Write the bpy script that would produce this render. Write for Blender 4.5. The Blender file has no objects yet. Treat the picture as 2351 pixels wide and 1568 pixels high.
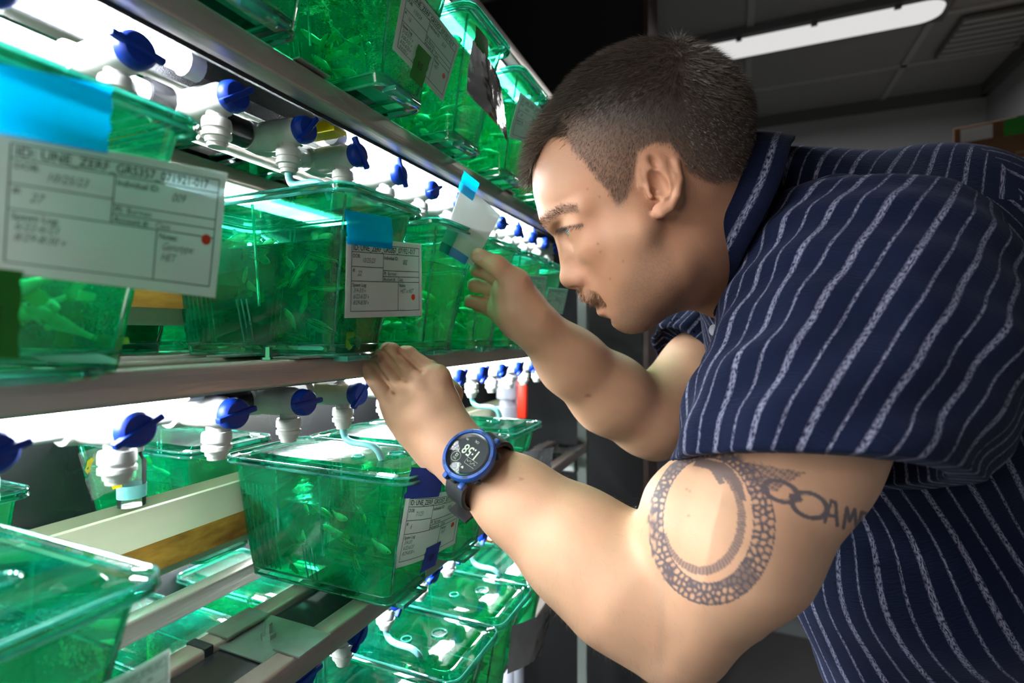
import bpy, bmesh, math, random
import numpy as np
from mathutils import Vector, Matrix, noise as mnoise

PI = math.pi
SC = bpy.context.scene
COL = SC.collection
CZ = 1.45                       # height of the lens above the floor
FPX, CU, HV = 1200.0, 1175.0, 765.0   # focal length, centre column and horizon row, in the photograph's pixels
YAW = math.radians(23.2)
Fv = Vector((-math.sin(YAW), math.cos(YAW), 0)); Rv = Vector((math.cos(YAW), math.sin(YAW), 0)); Zv = Vector((0, 0, 1))
CAM = Vector((0, 0, CZ))

# ---------------- camera, world, lights, exposure ----------------
cd = bpy.data.cameras.new('camera'); cam = bpy.data.objects.new('camera', cd); COL.objects.link(cam)
cd.sensor_width = 36; cd.lens = 36 * FPX / 2351; cd.shift_y = -(784 - HV) / 2351
cd.clip_start = .01; cd.clip_end = 60
cam.location = CAM; cam.rotation_euler = (PI / 2, 0, YAW)
cd.dof.use_dof = True; cd.dof.focus_distance = .50; cd.dof.aperture_fstop = 4.2
SC.camera = cam
W = bpy.data.worlds.new('world'); SC.world = W; W.use_nodes = True
W.node_tree.nodes['Background'].inputs[0].default_value = (.75, .85, 1, 1)
W.node_tree.nodes['Background'].inputs[1].default_value = .02
SC.view_settings.view_transform = 'Standard'; SC.view_settings.look = 'None'
SC.view_settings.gamma = 1; SC.view_settings.exposure = .15; SC.view_settings.use_curve_mapping = False
cy = SC.cycles
cy.use_denoising = True
try: cy.denoiser = 'OPENIMAGEDENOISE'
except Exception: pass
cy.max_bounces = 7; cy.diffuse_bounces = 3; cy.glossy_bounces = 3; cy.transmission_bounces = 3
cy.transparent_max_bounces = 44; cy.sample_clamp_indirect = 4; cy.sample_clamp_direct = 0
cy.caustics_reflective = False; cy.caustics_refractive = False
cy.use_adaptive_sampling = True; cy.adaptive_threshold = .03

def area(name, loc, target, sx, sy, power, color):
    l = bpy.data.lights.new(name, 'AREA'); l.shape = 'RECTANGLE'; l.size = sx; l.size_y = sy; l.energy = power; l.color = color
    o = bpy.data.objects.new(name, l); COL.objects.link(o); o.location = loc
    o.rotation_euler = (Vector(target) - Vector(loc)).to_track_quat('-Z', 'Y').to_euler(); return o
area('added_key_light', (-.27, -.44, CZ + .16), (-.02, .5, CZ - .1), .40, .32, 2.8, (1, .93, .85))  # added key light, unseen behind and left of the lens; no fixture there
area('room_ceiling_light', (.35, 2.24, CZ + 1.04), (.35, 2.24, 0), .8, .14, 7, (1, .98, .96))
TUBE_W = 125.0                     # radiance of the white tubes in the rack

# ---------------- helpers ----------------
def P(u, v, t): return CAM + t * (Fv + Rv * ((u - CU) / FPX) + Zv * ((HV - v) / FPX))
def PX(u, v, x):
    d = Fv + Rv * ((u - CU) / FPX) + Zv * ((HV - v) / FPX); return CAM + d * (x / d.x)
def PY(u, v, y):
    d = Fv + Rv * ((u - CU) / FPX) + Zv * ((HV - v) / FPX); return CAM + d * (y / d.y)
def PZ(u, v, z):
    d = Fv + Rv * ((u - CU) / FPX) + Zv * ((HV - v) / FPX); return CAM + d * (z / d.z)

def tag(o, label=None, cat=None, group=None, kind=None):
    if label: o['label'] = label
    if cat: o['category'] = cat
    if group: o['group'] = group
    if kind: o['kind'] = kind
    return o
def empty(name, loc=(0, 0, 0), rz=0, **k):
    o = bpy.data.objects.new(name, None); COL.objects.link(o); o.location = loc; o.rotation_euler = (0, 0, rz); o.empty_display_size = .02
    return tag(o, **k)
def link(name, me, mat=None, parent=None, smooth=True, **k):
    o = bpy.data.objects.new(name, me); COL.objects.link(o)
    if mat is not None and not me.materials: me.materials.append(mat)
    if smooth: me.shade_smooth()
    if parent: o.parent = parent
    return tag(o, **k)
def copy_tree(o, parent=None):
    c = o.copy(); COL.objects.link(c); c.parent = parent
    for ch in list(o.children): copy_tree(ch, c)
    return c
class MB:
    """collects shapes into one mesh"""
    def __init__(s): s.v = []; s.f = []; s.m = []
    def add(s, vs, fs, mi=0):
        n = len(s.v); s.v += [tuple(v) for v in vs]; s.f += [tuple(i + n for i in f) for f in fs]; s.m += [mi] * len(fs); return s
    def box(s, a, b, mi=0, bev=0):
        x0, y0, z0 = (min(a[i], b[i]) for i in range(3)); x1, y1, z1 = (max(a[i], b[i]) for i in range(3))
        if bev > 0:
            e = bev
            bm = bmesh.new(); bmesh.ops.create_cube(bm, size=1)
            for v in bm.verts: v.co = Vector(((x0 + x1) / 2 + v.co.x * (x1 - x0), (y0 + y1) / 2 + v.co.y * (y1 - y0), (z0 + z1) / 2 + v.co.z * (z1 - z0)))
            bmesh.ops.bevel(bm, geom=bm.edges[:], offset=e, segments=2, affect='EDGES', profile=.5)
            bm.verts.index_update()
            s.add([v.co.copy() for v in bm.verts], [[v.index for v in f.verts] for f in bm.faces], mi); bm.free(); return s
        return s.add([(x0, y0, z0), (x1, y0, z0), (x1, y1, z0), (x0, y1, z0), (x0, y0, z1), (x1, y0, z1), (x1, y1, z1), (x0, y1, z1)],
              [(0, 3, 2, 1), (4, 5, 6, 7), (0, 1, 5, 4), (1, 2, 6, 5), (2, 3, 7, 6), (3, 0, 4, 7)], mi)
    def tube(s, pts, r, n=10, mi=0, caps=True, closed=False):
        pts = [Vector(p) for p in pts]; m = len(pts)
        rs = r if isinstance(r, (list, tuple)) else [r] * m
        rings = []; prev = None
        for i, p in enumerate(pts):
            if closed: d = pts[(i + 1) % m] - pts[i - 1]
            else: d = pts[min(i + 1, m - 1)] - pts[max(i - 1, 0)]
            if d.length < 1e-9: d = Vector((0, 0, 1))
            d.normalize()
            if prev is None:
                a = Vector((0, 0, 1)) if abs(d.z) < .9 else Vector((1, 0, 0)); x = d.cross(a).normalized()
            else:
                x = prev - d * prev.dot(d); x.normalize()
            prev = x; y = d.cross(x)
            rings.append([p + (x * math.cos(2 * PI * k / n) + y * math.sin(2 * PI * k / n)) * rs[i] for k in range(n)])
        vs = [q for R_ in rings for q in R_]; fs = []
        for i in range(m - 1 + (1 if closed else 0)):
            a, b = i * n, ((i + 1) % m) * n
            for k in range(n): fs.append((a + k, a + (k + 1) % n, b + (k + 1) % n, b + k))
        if caps and not closed:
            fs.append(tuple(range(n - 1, -1, -1))); fs.append(tuple((m - 1) * n + k for k in range(n)))
        return s.add(vs, fs, mi)
    def lathe(s, prof, origin, axis, n=20, mi=0):
        """prof: (distance along the axis, radius)"""
        ax = Vector(axis).normalized(); a = Vector((0, 0, 1)) if abs(ax.z) < .9 else Vector((1, 0, 0))
        x = ax.cross(a).normalized(); y = ax.cross(x); o = Vector(origin); vs = []; fs = []
        for h, r in prof:
            for k in range(n): vs.append(o + ax * h + (x * math.cos(2 * PI * k / n) + y * math.sin(2 * PI * k / n)) * max(r, 1e-5))
        for i in range(len(prof) - 1):
            for k in range(n): fs.append((i * n + k, i * n + (k + 1) % n, (i + 1) * n + (k + 1) % n, (i + 1) * n + k))
        return s.add(vs, fs, mi)
    def mesh(s, name):
        me = bpy.data.meshes.new(name); me.from_pydata(s.v, [], s.f)
        if any(s.m): me.polygons.foreach_set('material_index', s.m)
        me.update(); return me
    def build(s, name, mat=None, parent=None, smooth=False, angle=None, **k):
        me = s.mesh(name)
        o = link(name, me, None, parent, False, **k)
        for mm in (mat if isinstance(mat, (list, tuple)) else [mat]):
            if mm: me.materials.append(mm)
        if smooth:
            me.shade_smooth()
            try: me.set_sharp_from_angle(angle=math.radians(angle or 40))
            except Exception: pass
        return o

# ---------------- materials ----------------
def nodes_of(name):
    m = bpy.data.materials.new(name); m.use_nodes = True; nt = m.node_tree; nt.nodes.clear()
    return m, nt, nt.nodes.new('ShaderNodeOutputMaterial')
def N(nt, t, ins=None, **props):
    n = nt.nodes.new('ShaderNode' + t)
    for k, v in props.items(): setattr(n, k, v)
    for k, v in (ins or {}).items():
        if isinstance(v, bpy.types.NodeSocket): nt.links.new(v, n.inputs[k])
        else: n.inputs[k].default_value = v
    return n
def c4(c): return (c[0], c[1], c[2], 1)
def noise_fac(nt, scale, detail=4, rough=.55, lo=.35, hi=.65, stretch=None, coord='Object'):
    tc = N(nt, 'TexCoord'); vec = tc.outputs[coord]
    if stretch:
        mp = N(nt, 'Mapping', {'Vector': vec}); mp.inputs['Scale'].default_value = stretch; vec = mp.outputs[0]
    nz = N(nt, 'TexNoise', {'Vector': vec, 'Scale': scale, 'Detail': detail, 'Roughness': rough})
    mr = N(nt, 'MapRange', {'Value': nz.outputs['Fac'], 'From Min': lo, 'From Max': hi}); return mr.outputs[0], nz
def simple(name, col, rough=.5, metal=0, col2=None, scale=20, bump=0, bscale=200, stretch=None, spec=.5, coat=0, trans=0, lo=.35, hi=.65):
    m, nt, out = nodes_of(name)
    b = N(nt, 'BsdfPrincipled', {'Base Color': c4(col), 'Roughness': rough, 'Metallic': metal, 'Specular IOR Level': spec, 'Coat Weight': coat})
    if col2 is not None:
        f, _ = noise_fac(nt, scale, stretch=stretch, lo=lo, hi=hi)
        mx = N(nt, 'Mix', data_type='RGBA'); nt.links.new(f, mx.inputs[0]); mx.inputs[6].default_value = c4(col); mx.inputs[7].default_value = c4(col2)
        nt.links.new(mx.outputs[2], b.inputs['Base Color'])
    if bump:
        _, nz = noise_fac(nt, bscale, stretch=stretch)
        bp = N(nt, 'Bump', {'Strength': bump, 'Distance': .002, 'Height': nz.outputs['Fac']}); nt.links.new(bp.outputs[0], b.inputs['Normal'])
    nt.links.new(b.outputs[0], out.inputs[0]); return m
def emis(name, col, s):
    m, nt, out = nodes_of(name); e = N(nt, 'Emission', {'Color': c4(col), 'Strength': s}); nt.links.new(e.outputs[0], out.inputs[0]); return m
def clear(name, tint, body, wbody=.2, rough=.04, ior=1.5, bump=0, bscale=60, tint2=None, nscale=14, stretch=None, gmul=1.0):
    """thin tinted see-through plastic or water: passes light with its tint, scatters a share of it, reflects at grazing angles"""
    m, nt, out = nodes_of(name)
    tr = N(nt, 'BsdfTransparent', {'Color': c4(tint)})
    if tint2 is not None:
        f, _ = noise_fac(nt, nscale, 3, stretch=stretch)
        mx = N(nt, 'Mix', data_type='RGBA'); nt.links.new(f, mx.inputs[0]); mx.inputs[6].default_value = c4(tint); mx.inputs[7].default_value = c4(tint2)
        nt.links.new(mx.outputs[2], tr.inputs[0])
    di = N(nt, 'BsdfDiffuse', {'Color': c4(body)}); tl = N(nt, 'BsdfTranslucent', {'Color': c4(body)})
    ml = N(nt, 'MixShader', {0: .55, 1: di.outputs[0], 2: tl.outputs[0]})
    f2, _ = noise_fac(nt, nscale * 1.3, 4, stretch=stretch, lo=.40, hi=.66)
    wb = N(nt, 'Math', {0: f2, 1: wbody * 1.3}, operation='MULTIPLY'); wb2 = N(nt, 'Math', {0: wb.outputs[0], 1: wbody * .35}, operation='ADD')
    m1 = N(nt, 'MixShader', {0: wb2.outputs[0], 1: tr.outputs[0], 2: ml.outputs[0]})
    gl = N(nt, 'BsdfGlossy', {'Color': (1, 1, 1, 1), 'Roughness': rough})
    fr = N(nt, 'Fresnel', {'IOR': ior})
    if bump:
        _, nz = noise_fac(nt, bscale, 3, stretch=stretch)
        bp = N(nt, 'Bump', {'Strength': bump, 'Distance': .003, 'Height': nz.outputs['Fac']})
        nt.links.new(bp.outputs[0], gl.inputs['Normal']); nt.links.new(bp.outputs[0], fr.inputs['Normal'])
    g2 = N(nt, 'Math', {0: fr.outputs[0], 1: gmul}, operation='MULTIPLY', use_clamp=True)
    m2 = N(nt, 'MixShader', {0: g2.outputs[0], 1: m1.outputs[0], 2: gl.outputs[0]})
    nt.links.new(m2.outputs[0], out.inputs[0]); return m

M = {}
M['steel'] = simple('brushed_steel', (.47, .41, .37), .36, .45, (.24, .16, .12), 7, .25, 300, (1, .06, 1), lo=.45, hi=.75)
M['post'] = simple('dull_post', (.13, .15, .135), .5, .1)
M['steel_plain'] = simple('galvanised_plate', (.62, .63, .63), .35, .9, (.5, .5, .48), 40)
M['black_panel'] = simple('black_gloss_panel', (.012, .012, .014), .22, 0, (.02, .02, .022), 8)
M['black_matte'] = simple('black_matte', (.006, .006, .007), .75)
M['black_rough'] = simple('black_crinkle', (.02, .02, .024), .38, 0, bump=.9, bscale=900)
M['black_rubber'] = simple('black_rubber', (.012, .013, .016), .55, bump=.2, bscale=700)
M['white_plastic'] = simple('white_plastic', (.80, .80, .76), .32, col2=(.74, .74, .69), scale=90)
M['pipe_grey'] = simple('grey_pvc', (.30, .31, .36), .4)
M['pipe_white'] = simple('white_pipe', (.72, .72, .75), .2)
M['blue'] = simple('blue_plastic', (.0, .028, .30), .5, spec=.3, bump=.15, bscale=400)
M['red'] = simple('red_plastic', (.85, .03, .01), .4)
M['tube'] = emis('white_tube', (.90, .97, 1), TUBE_W)
M['tube_rear'] = emis('bright_white_tube', (.90, .98, 1), TUBE_W * 1.6)
M['panel_light'] = emis('ceiling_diffuser', (1, .99, .98), .66)
M['tank'] = clear('green_tank_plastic', (.26, .98, .70), (.0, 1.0, .42), .18, .05, 1.55, tint2=(.10, .88, .55), nscale=9, gmul=1.0)
M['lid'] = clear('green_lid_plastic', (.30, .94, .78), (.0, .80, .50), .07, .05, 1.6, .10, 22, tint2=(.14, .80, .60), gmul=.9)
M['baffle'] = clear('dark_green_baffle', (.10, .50, .34), (.0, .30, .20), .25, .12, 1.5, gmul=.8)
M['water'] = clear('tank_water', (.80, .99, .90), (.0, .85, .40), .06, .03, 1.33, .5, 70, tint2=(.55, .95, .80))
M['edge'] = clear('aqua_edge', (.35, .92, .80), (.12, .85, .68), .55, .08, 1.6, gmul=1.6)
M['hose'] = simple('aqua_hose', (.20, .72, .74), .3, col2=(.35, .82, .84), scale=60)
M['clear_film'] = clear('clear_film', (.94, .96, .95), (.8, .85, .85), .06, .08, 1.35, .12, 60)
M['gutter'] = simple('cream_gutter', (.62, .60, .44), .38, col2=(.50, .52, .36), scale=12, stretch=(1, .2, 1))
M['sludge'] = simple('brown_water_film', (.46, .26, .04), .25, col2=(.16, .07, .015), scale=38, stretch=(1, .35, 1))
M['paper'] = simple('label_paper', (.66, .62, .62), .55, col2=(.60, .58, .57), scale=60)
M['ink'] = simple('black_ink', (.012, .012, .014), .6)
M['pencil'] = simple('pen_ink', (.10, .10, .11), .6)
M['dot'] = simple('red_dot_sticker', (.62, .045, .01), .6)
M['tape'] = simple('blue_tape', (.0, .27, .68), .5, col2=(.0, .34, .72), scale=70)
M['tape_dark'] = simple('navy_tape', (.01, .03, .22), .5)
M['tape_green'] = simple('green_tape', (.005, .19, .004), .55)
M['tape_orange'] = simple('orange_tape', (.66, .27, .02), .55)
M['tape_yellow'] = simple('yellow_tape', (.9, .72, .0), .5)
M['wall'] = simple('wall_paint', (.33, .34, .345), .8, col2=(.31, .32, .325), scale=2)
M['ceiling'] = simple('ceiling_tile', (.30, .292, .285), .85, col2=(.27, .262, .255), scale=1.5)
M['tile_grid'] = simple('ceiling_grid', (.38, .372, .365), .7)
M['floor'] = simple('floor_vinyl', (.10, .095, .092), .5, col2=(.08, .077, .075), scale=3)
M['cardboard'] = simple('cardboard', (.17, .075, .026), .8, col2=(.12, .05, .02), scale=5)
M['off_white'] = simple('off_white_enamel', (.42, .42, .43), .4)
M['tile_dark'] = simple('vent_grey', (.11, .11, .11), .8)
def ghost(name, col, a):   # tape that lets some of the wall behind through
    m, nt, out = nodes_of(name); d = N(nt, 'BsdfDiffuse', {'Color': c4(col)}); l = N(nt, 'BsdfTranslucent', {'Color': c4(col)})
    x = N(nt, 'MixShader', {0: .48, 1: d.outputs[0], 2: l.outputs[0]}); t = N(nt, 'BsdfTransparent', {'Color': (.7, .9, .9, 1)})
    y = N(nt, 'MixShader', {0: a, 1: t.outputs[0], 2: x.outputs[0]}); nt.links.new(y.outputs[0], out.inputs[0]); return m
M['tape_lit'] = ghost('blue_tape_lit', (.0, .44, .88), .95)  # brighter copy of the blue tape, light put into its colour
M['paper_lit'] = ghost('label_paper_lit', (.92, .89, .89), .95)  # lighter copy of the label paper, backlight put into its colour
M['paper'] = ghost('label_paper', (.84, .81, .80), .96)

# ---------------- the room ----------------
def struct(name, mb, mat, **k): return mb.build(name, mat, kind='structure', **k)
struct('floor', MB().box((-3, -2, -.05), (1.12, 3.15, 0)), M['floor'])
ceil = struct('ceiling', MB().box((-3, -2, CZ + 1.15), (1.12, 3.15, CZ + 1.2)), M['ceiling'])
struct('wall_back', MB().box((-3, 3.1, 0), (1.12, 3.2, CZ + 1.15)), M['wall'])
struct('wall_right', MB().box((1.07, -2, 0), (1.17, 3.1, CZ + 1.15)), M['wall'])
struct('wall_left', MB().box((-3.1, -2, 0), (-3, 3.2, CZ + 1.15)), M['wall'])
struct('wall_near', MB().box((-3, -2.1, 0), (1.12, -2, CZ + 1.15)), M['wall'])
g = MB()
for x in (-1.75, -1.15, -.55, .05, .66): g.box((x - .012, -2, CZ + 1.143), (x + .012, 3.1, CZ + 1.1501))
for y in (-.7, -.1, .5, 1.1, 1.7, 2.33, 2.72): g.box((-3, y - .012, CZ + 1.143), (1.07, y + .012, CZ + 1.1502))
struct('trim_1', g, M['tile_grid'])
struct('trim_2', MB().box((-3, 3.07, CZ + 1.10), (1.07, 3.1, CZ + 1.15)).box((1.04, -2, CZ + 1.10), (1.07, 3.1, CZ + 1.15)), M['tile_dark'])
vent = empty('ceiling_vent', (.88, 2.52, CZ + 1.14), label='dark square vent in the ceiling near the right wall', cat='vent')
MB().box((-.13, -.15, -.006), (.13, .15, .0)).build('backing', M['tile_dark'], vent)
for k in range(7): MB().box((-.12, -.135 + k * .043, -.012), (.12, -.115 + k * .043, -.006)).build('slat', M['tile_grid'], vent)
# ceiling lamp
lamp = empty('ceiling_lamp', (.1, 2.24, CZ + 1.12), label='long glowing white ceiling lamp above the head', cat='lamp')
def rrect(x0, x1, y0, y1, r, n=6):
    pts = []
    for cx, cy_, a0 in ((x1 - r, y1 - r, 0), (x0 + r, y1 - r, 90), (x0 + r, y0 + r, 180), (x1 - r, y0 + r, 270)):
        for k in range(n + 1):
            a = math.radians(a0 + 90 * k / n); pts.append((cx + r * math.cos(a), cy_ + r * math.sin(a)))
    return pts
pl = rrect(-1.3, .56, -.07, .07, .065)
m = MB(); n = len(pl)
m.add([(x, y, 0) for x, y in pl] + [(x * .99, y * .8, -.012) for x, y in pl], [(i, (i + 1) % n, n + (i + 1) % n, n + i) for i in range(n)] + [tuple(range(n, 2 * n))])
m.build('diffuser', M['panel_light'], lamp)
MB().box((-1.3, -.10, 0), (.58, .09, .03)).build('housing', M['tile_dark'], lamp)
for k in range(7): MB().box((-1.1 + k * .25, -.085, -.008), (-1.08 + k * .25, -.066, 0)).build('clip', M['tile_dark'], lamp)
# boxes on a shelf at the right
sh = empty('steel_shelving', (.86, 2.25, 0), label='grey steel shelving carrying the cardboard boxes', cat='shelving')
for k, z in enumerate((.15, .8, CZ + .29)): MB().box((-.22, -.25, z - .03), (.19, .25, z)).build('shelf', M['off_white'], sh)
for x in (-.215, .185):
    for y in (-.245, .245): MB().box((x - .012, y - .012, 0), (x + .012, y + .012, CZ + .29)).build('post', M['off_white'], sh)
def carton(name, loc, sx, sy, sz, label, labels):
    o = empty(name, loc, math.radians(-17), label=label, cat='box', group='cartons on the steel shelving')
    MB().box((-sx, -sy, 0), (sx, sy, sz), bev=.004).build('carton', M['cardboard'], o)
    MB().box((-.025, -sy - .001, sz), (.025, sy + .001, sz + .001)).build('packing_tape', M['gutter'], o)
    for (a, b, c_, d, mt) in labels: MB().box((a, -sy - .0015, b), (c_, -sy - .0003, d)).build('sticker', M[mt], o)
carton('cardboard_box', (.835, 2.16, CZ + .292), .17, .12, .253, 'lower cardboard box with a white sticker at its right', [(-.03, .175, .05, .235, 'off_white')])
carton('cardboard_box', (.835, 2.16, CZ + .546), .168, .12, .109, 'upper cardboard box with a pale sticker and green tape', [(-.15, .058, -.075, .100, 'paper'), (-.05, .055, .03, .106, 'tape_green')])
# things by the back wall, blurred in the gap beside the dark panel
cab = empty('wall_cabinet', (-.35, 2.95, 0), label='pale grey cabinet with drawers at the back wall behind the chin', cat='cabinet')
MB().box((-.35, -.12, 0), (.75, .12, CZ + .06), bev=.004).build('carcass', M['wall'], cab)
for k in range(5):
    MB().box((-.33, -.135, .12 + k * .27), (.73, -.12, .36 + k * .27), bev=.003).build('drawer', M['off_white'] if k % 2 else M['pipe_grey'], cab)
cab2 = empty('equipment_trolley', (-.06, 2.3, 0), label='grey equipment trolley with yellow knob beyond the far elbow', cat='trolley')
MB().box((-.10, -.10, .05), (.0, .10, .95), bev=.006).build('body', M['tile_dark'], cab2)
MB().box((-.11, -.11, .95), (.02, .11, .99), bev=.006).build('top', M['black_matte'], cab2)
MB().lathe([(0, 0), (0, .02), (.03, .022), (.035, 0)], (-.08, -.05, .99), (0, 0, 1)).build('knob', M['tape_yellow'], cab2, True)
# dark end panels
blk = empty('black_cabinet', (-1.2, 1.72, 0), label='tall black cabinet standing beyond the end of the rack', cat='cabinet')
MB().box((-1.6, -.1, 0), (.94, .1, CZ + 1.14), bev=.004).build('side_panel', M['black_matte'], blk)
MB().box((.94, -.1, 0), (.955, .1, CZ + 1.14)).build('edge_strip', simple('brown_edge', (.05, .02, .012), .5), blk)

# ---------------- the rack ----------------
Z_UP, Z_MID, Z_LOW, Z_LL = CZ + .223, CZ - .0215, CZ - .265, CZ - .508
Y0, Y1 = -.35, 1.225
rack = empty('aquarium_rack', (-.43, 0, 0), label='brown-streaked stainless steel rack that carries the green tanks', cat='rack')
def rl(x0, x1, z0, z1, y0=Y0, y1=Y1, name='rail', mat='steel', bev=.0025):
    return MB().box((x0 + .43, y0, z0), (x1 + .43, y1, z1), bev=bev).build(name, M[mat], rack, True, 60)
for z in (Z_UP, Z_MID, Z_LOW, Z_LL):
    rl(-.352, -.33, z - .021, z); rl(-.43, -.408, z - .021, z)
    rl(-.53, -.51, z - .021, z); rl(-.64, -.62, z - .021, z); rl(-.74, -.72, z - .021, z)
for y in (-.12, .34, .76, 1.15):       # cross plates hooked over the two front rails, each with its bolt
    for z in (Z_UP, Z_MID, Z_LOW, Z_LL):
        b = MB().box((.0, y - .022, z + .0005), (.026, y + .022, z + .002)); b.box((.075, y - .018, z + .0005), (.104, y + .018, z + .002)); b.box((.022, y - .028, z - .005), (.08, y + .028, z - .0038))
        pl_ = b.build('cross_plate', M['steel_plain'], rack)
        MB().lathe([(0, 0), (0, .0065), (.004, .0065), (.004, .0032), (.013, .0032), (.013, 0)], (.05, y, z - .0038), (0, 0, 1), 6).build('bolt', M['steel_plain'], pl_)
for x, y in ((-.341, 1.235), (-.73, 1.235), (-.73, -.36), (-.341, -.36)):
    MB().box((x - .0115 + .43, y - .0115, 0), (x + .0115 + .43, y + .0115, CZ + (.20 if (x > -.5 and y > 0) else .9)), bev=.0015).build('post', M['post'], rack)
MB().box((-.36, Y0, 0), (-.355, Y1, CZ + .9)).build('back_panel', M['black_panel'], rack)
# slotted strap round the second rail
MB().box((-.001, .300, Z_LOW - .022), (.023, .308, Z_LOW + .0015), bev=.001).build('strap', M['black_rubber'], rack)

# lamps under the shelves: black tray, tube, sockets
ords = ['nearest', 'second', 'third', 'farthest']
lev_name = {0: 'upper', 1: 'middle', 2: 'lower', 3: 'lowest'}
tubes = [(-.30, .262), (.43, .98)]
for li, z in enumerate((Z_UP + .245, Z_UP, Z_MID, Z_LOW, Z_LL)):
    lname = ['top', 'upper', 'middle', 'lower', 'lowest'][li]
    f = empty('light_fixture', (-.38, 0, z - .012), label='black lamp tray with white tubes under the %s shelf' % lname, cat='lamp')
    MB().box((-.025, Y0, .0), (.025, Y1, .005)).build('tray', M['black_rough'], f)
    MB().box((-.026, Y0, .005), (.026, Y1, .006)).build('tray_top', M['black_panel'], f)
    for x in (-.027, .027): MB().box((x - .0015, Y0, -.012), (x + .0015, Y1, .0055)).build('lip', M['black_rough'], f)
    for a, b_ in tubes:
        tb = MB().tube([(.0, a, -.008), (.0, b_, -.008)], .0085, 14).build('tube', M['tube'], f, True)
        for q, w in ((a - .012, a), (b_, b_ + .012)): MB().tube([(0, q, -.008), (0, w, -.008)], .0105, 14).build('socket', M['pipe_white'], f, True)
    if li:
        f2 = empty('light_fixture', (-.69, 0, z - .012), label='black lamp tray with white tubes at the far side under the %s shelf' % lname, cat='lamp')
        MB().box((-.025, Y0, .0), (.025, Y1, .012)).build('tray', M['black_rough'], f2)
        for a, b_ in tubes: MB().tube([(.0, a, -.008), (.0, b_, -.008)], .0085, 10).build('tube', M['tube_rear'], f2, True)
    MB().box((-.02, .40, -.013), (.02, .417, -.002)).build('label_strip', M['tape_yellow'], f)
    for q in (.33, .345): MB().lathe([(0, 0), (0, .003), (.001, .003), (.001, 0)], (.012, q, -.001), (0, 0, -1), 8).build('screw', M['steel_plain'], f)
if True:   # top shelf rails above the picture, which hold the top lamp tray
    z = Z_UP + .245
    rl(-.352, -.33, z - .021, z); rl(-.43, -.408, z - .021, z)

# cream gutters behind the tanks
for zz, nm in ((Z_LOW, 'lower'), (Z_MID, 'middle'), (Z_UP, 'upper'), (Z_LL, 'lowest')):
    gt = empty('drain_gutter', (-.515, 0, zz + .035), label='cream plastic drain gutter behind the tanks of the %s shelf' % nm, cat='gutter')
    prof = [(.016, .070), (.019, .069), (.019, .048), (.022, .040), (.022, .016), (.016, .002), (.0, -.006), (-.014, .002), (-.017, .03), (-.017, .068), (-.014, .070), (-.012, .03), (-.008, .006), (.0, .002), (.012, .01), (.016, .03)]
    m = MB(); n = len(prof)
    vs = [(x, y, z) for y in (Y0, .2, .7, Y1) for x, z in prof]
    fs = [(j * n + i, j * n + (i + 1) % n, (j + 1) * n + (i + 1) % n, (j + 1) * n + i) for j in range(3) for i in range(n)] + [tuple(range(n)), tuple(range(4 * n - 1, 3 * n - 1, -1))]
    m.add(vs, fs).build('channel', M['gutter'], gt, True, 50)
    MB().add([(.0224, y, z) for y in (Y0, .2, .7, Y1) for z in (.037, .010)], [(0, 1, 3, 2), (2, 3, 5, 4), (4, 5, 7, 6)]).build('sludge_band', M['sludge'], gt)
    MB().box((.012, Y0, .004), (.0165, Y1, .012)).build('lower_lip', M['edge'], gt)

# ---------------- valves ----------------
def make_valve(hose):
    r = empty('water_valve', cat='valve')
    m = MB(); m.lathe([(-.045, .0), (-.045, .0105), (-.034, .0125), (-.020, .0125), (-.019, .0118), (-.004, .0118), (-.002, .0108), (.004, .0095), (.004, 0)], (0, 0, 0), (1, 0, 0), 22)
    m.lathe([(-.012, .0), (-.012, .0125), (0, .0135), (.012, .0125), (.012, 0)], (-.045, -.0, 0), (0, 1, 0), 18)
    m.build('valve_body', M['white_plastic'], r, True)
    h = MB(); h.lathe([(0, 0), (0, .0105), (.0015, .0113), (.0075, .0108), (.0095, .0090), (.0100, 0)], (.004, 0, 0), (1, 0, 0), 22)
    hd = h.build('handle', M['blue'], r, True)
    a = math.radians(18)
    rid = MB().box((.010, -.0165, -.0022), (.0155, .0145, .0022), bev=.0012)
    rid.v = [(x, y * math.cos(a) - z * math.sin(a), y * math.sin(a) + z * math.cos(a)) for x, y, z in rid.v]
    rid.build('lever', M['blue'], hd, True)
    o = MB(); o.lathe([(0, .0), (0, .0070), (-.014, .0070), (-.014, .0095), (-.016, .0100), (-.021, .0100), (-.0215, .0090), (-.0235, .0090), (-.024, .0100), (-.027, .0100), (-.0275, .0080), (-.031, .0075), (-.031, .0065), (-.034, .0062), (-.034, 0)], (-.009, 0, 0), (0, 0, 1), 20)
    o.build('outlet', M['white_plastic'], r, True)
    if hose is not None:
        p0 = Vector((-.009, 0, -.032)); p3 = Vector(hose); p1 = p0 + Vector((0, 0, -.03)); p2 = p3 + Vector((-.012 * 0, -.012, .03))
        pts = [p0 * (1 - s) ** 3 + 3 * p1 * s * (1 - s) ** 2 + 3 * p2 * s * s * (1 - s) + p3 * s ** 3 for s in [i / 14 for i in range(15)]]
        MB().tube(pts, .0032, 10).build('hose', M['hose'], r, True)
    return r
plain = make_valve(None); hosed = make_valve((.034, .003, -.060))
first = {0: False, 1: False}
ORD = ['first', 'second', 'third', 'fourth', 'fifth', 'sixth', 'seventh', 'eighth', 'ninth', 'tenth', 'eleventh', 'twelfth', 'thirteenth', 'fourteenth']
hoses = {0: (3, 7, 10), 1: (4, 8), 2: (5, 8)}
angs = [8, -25, 20, 35, -70, -80, 10, -60, -75, -20, -65, -80, 0, -70]
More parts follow.
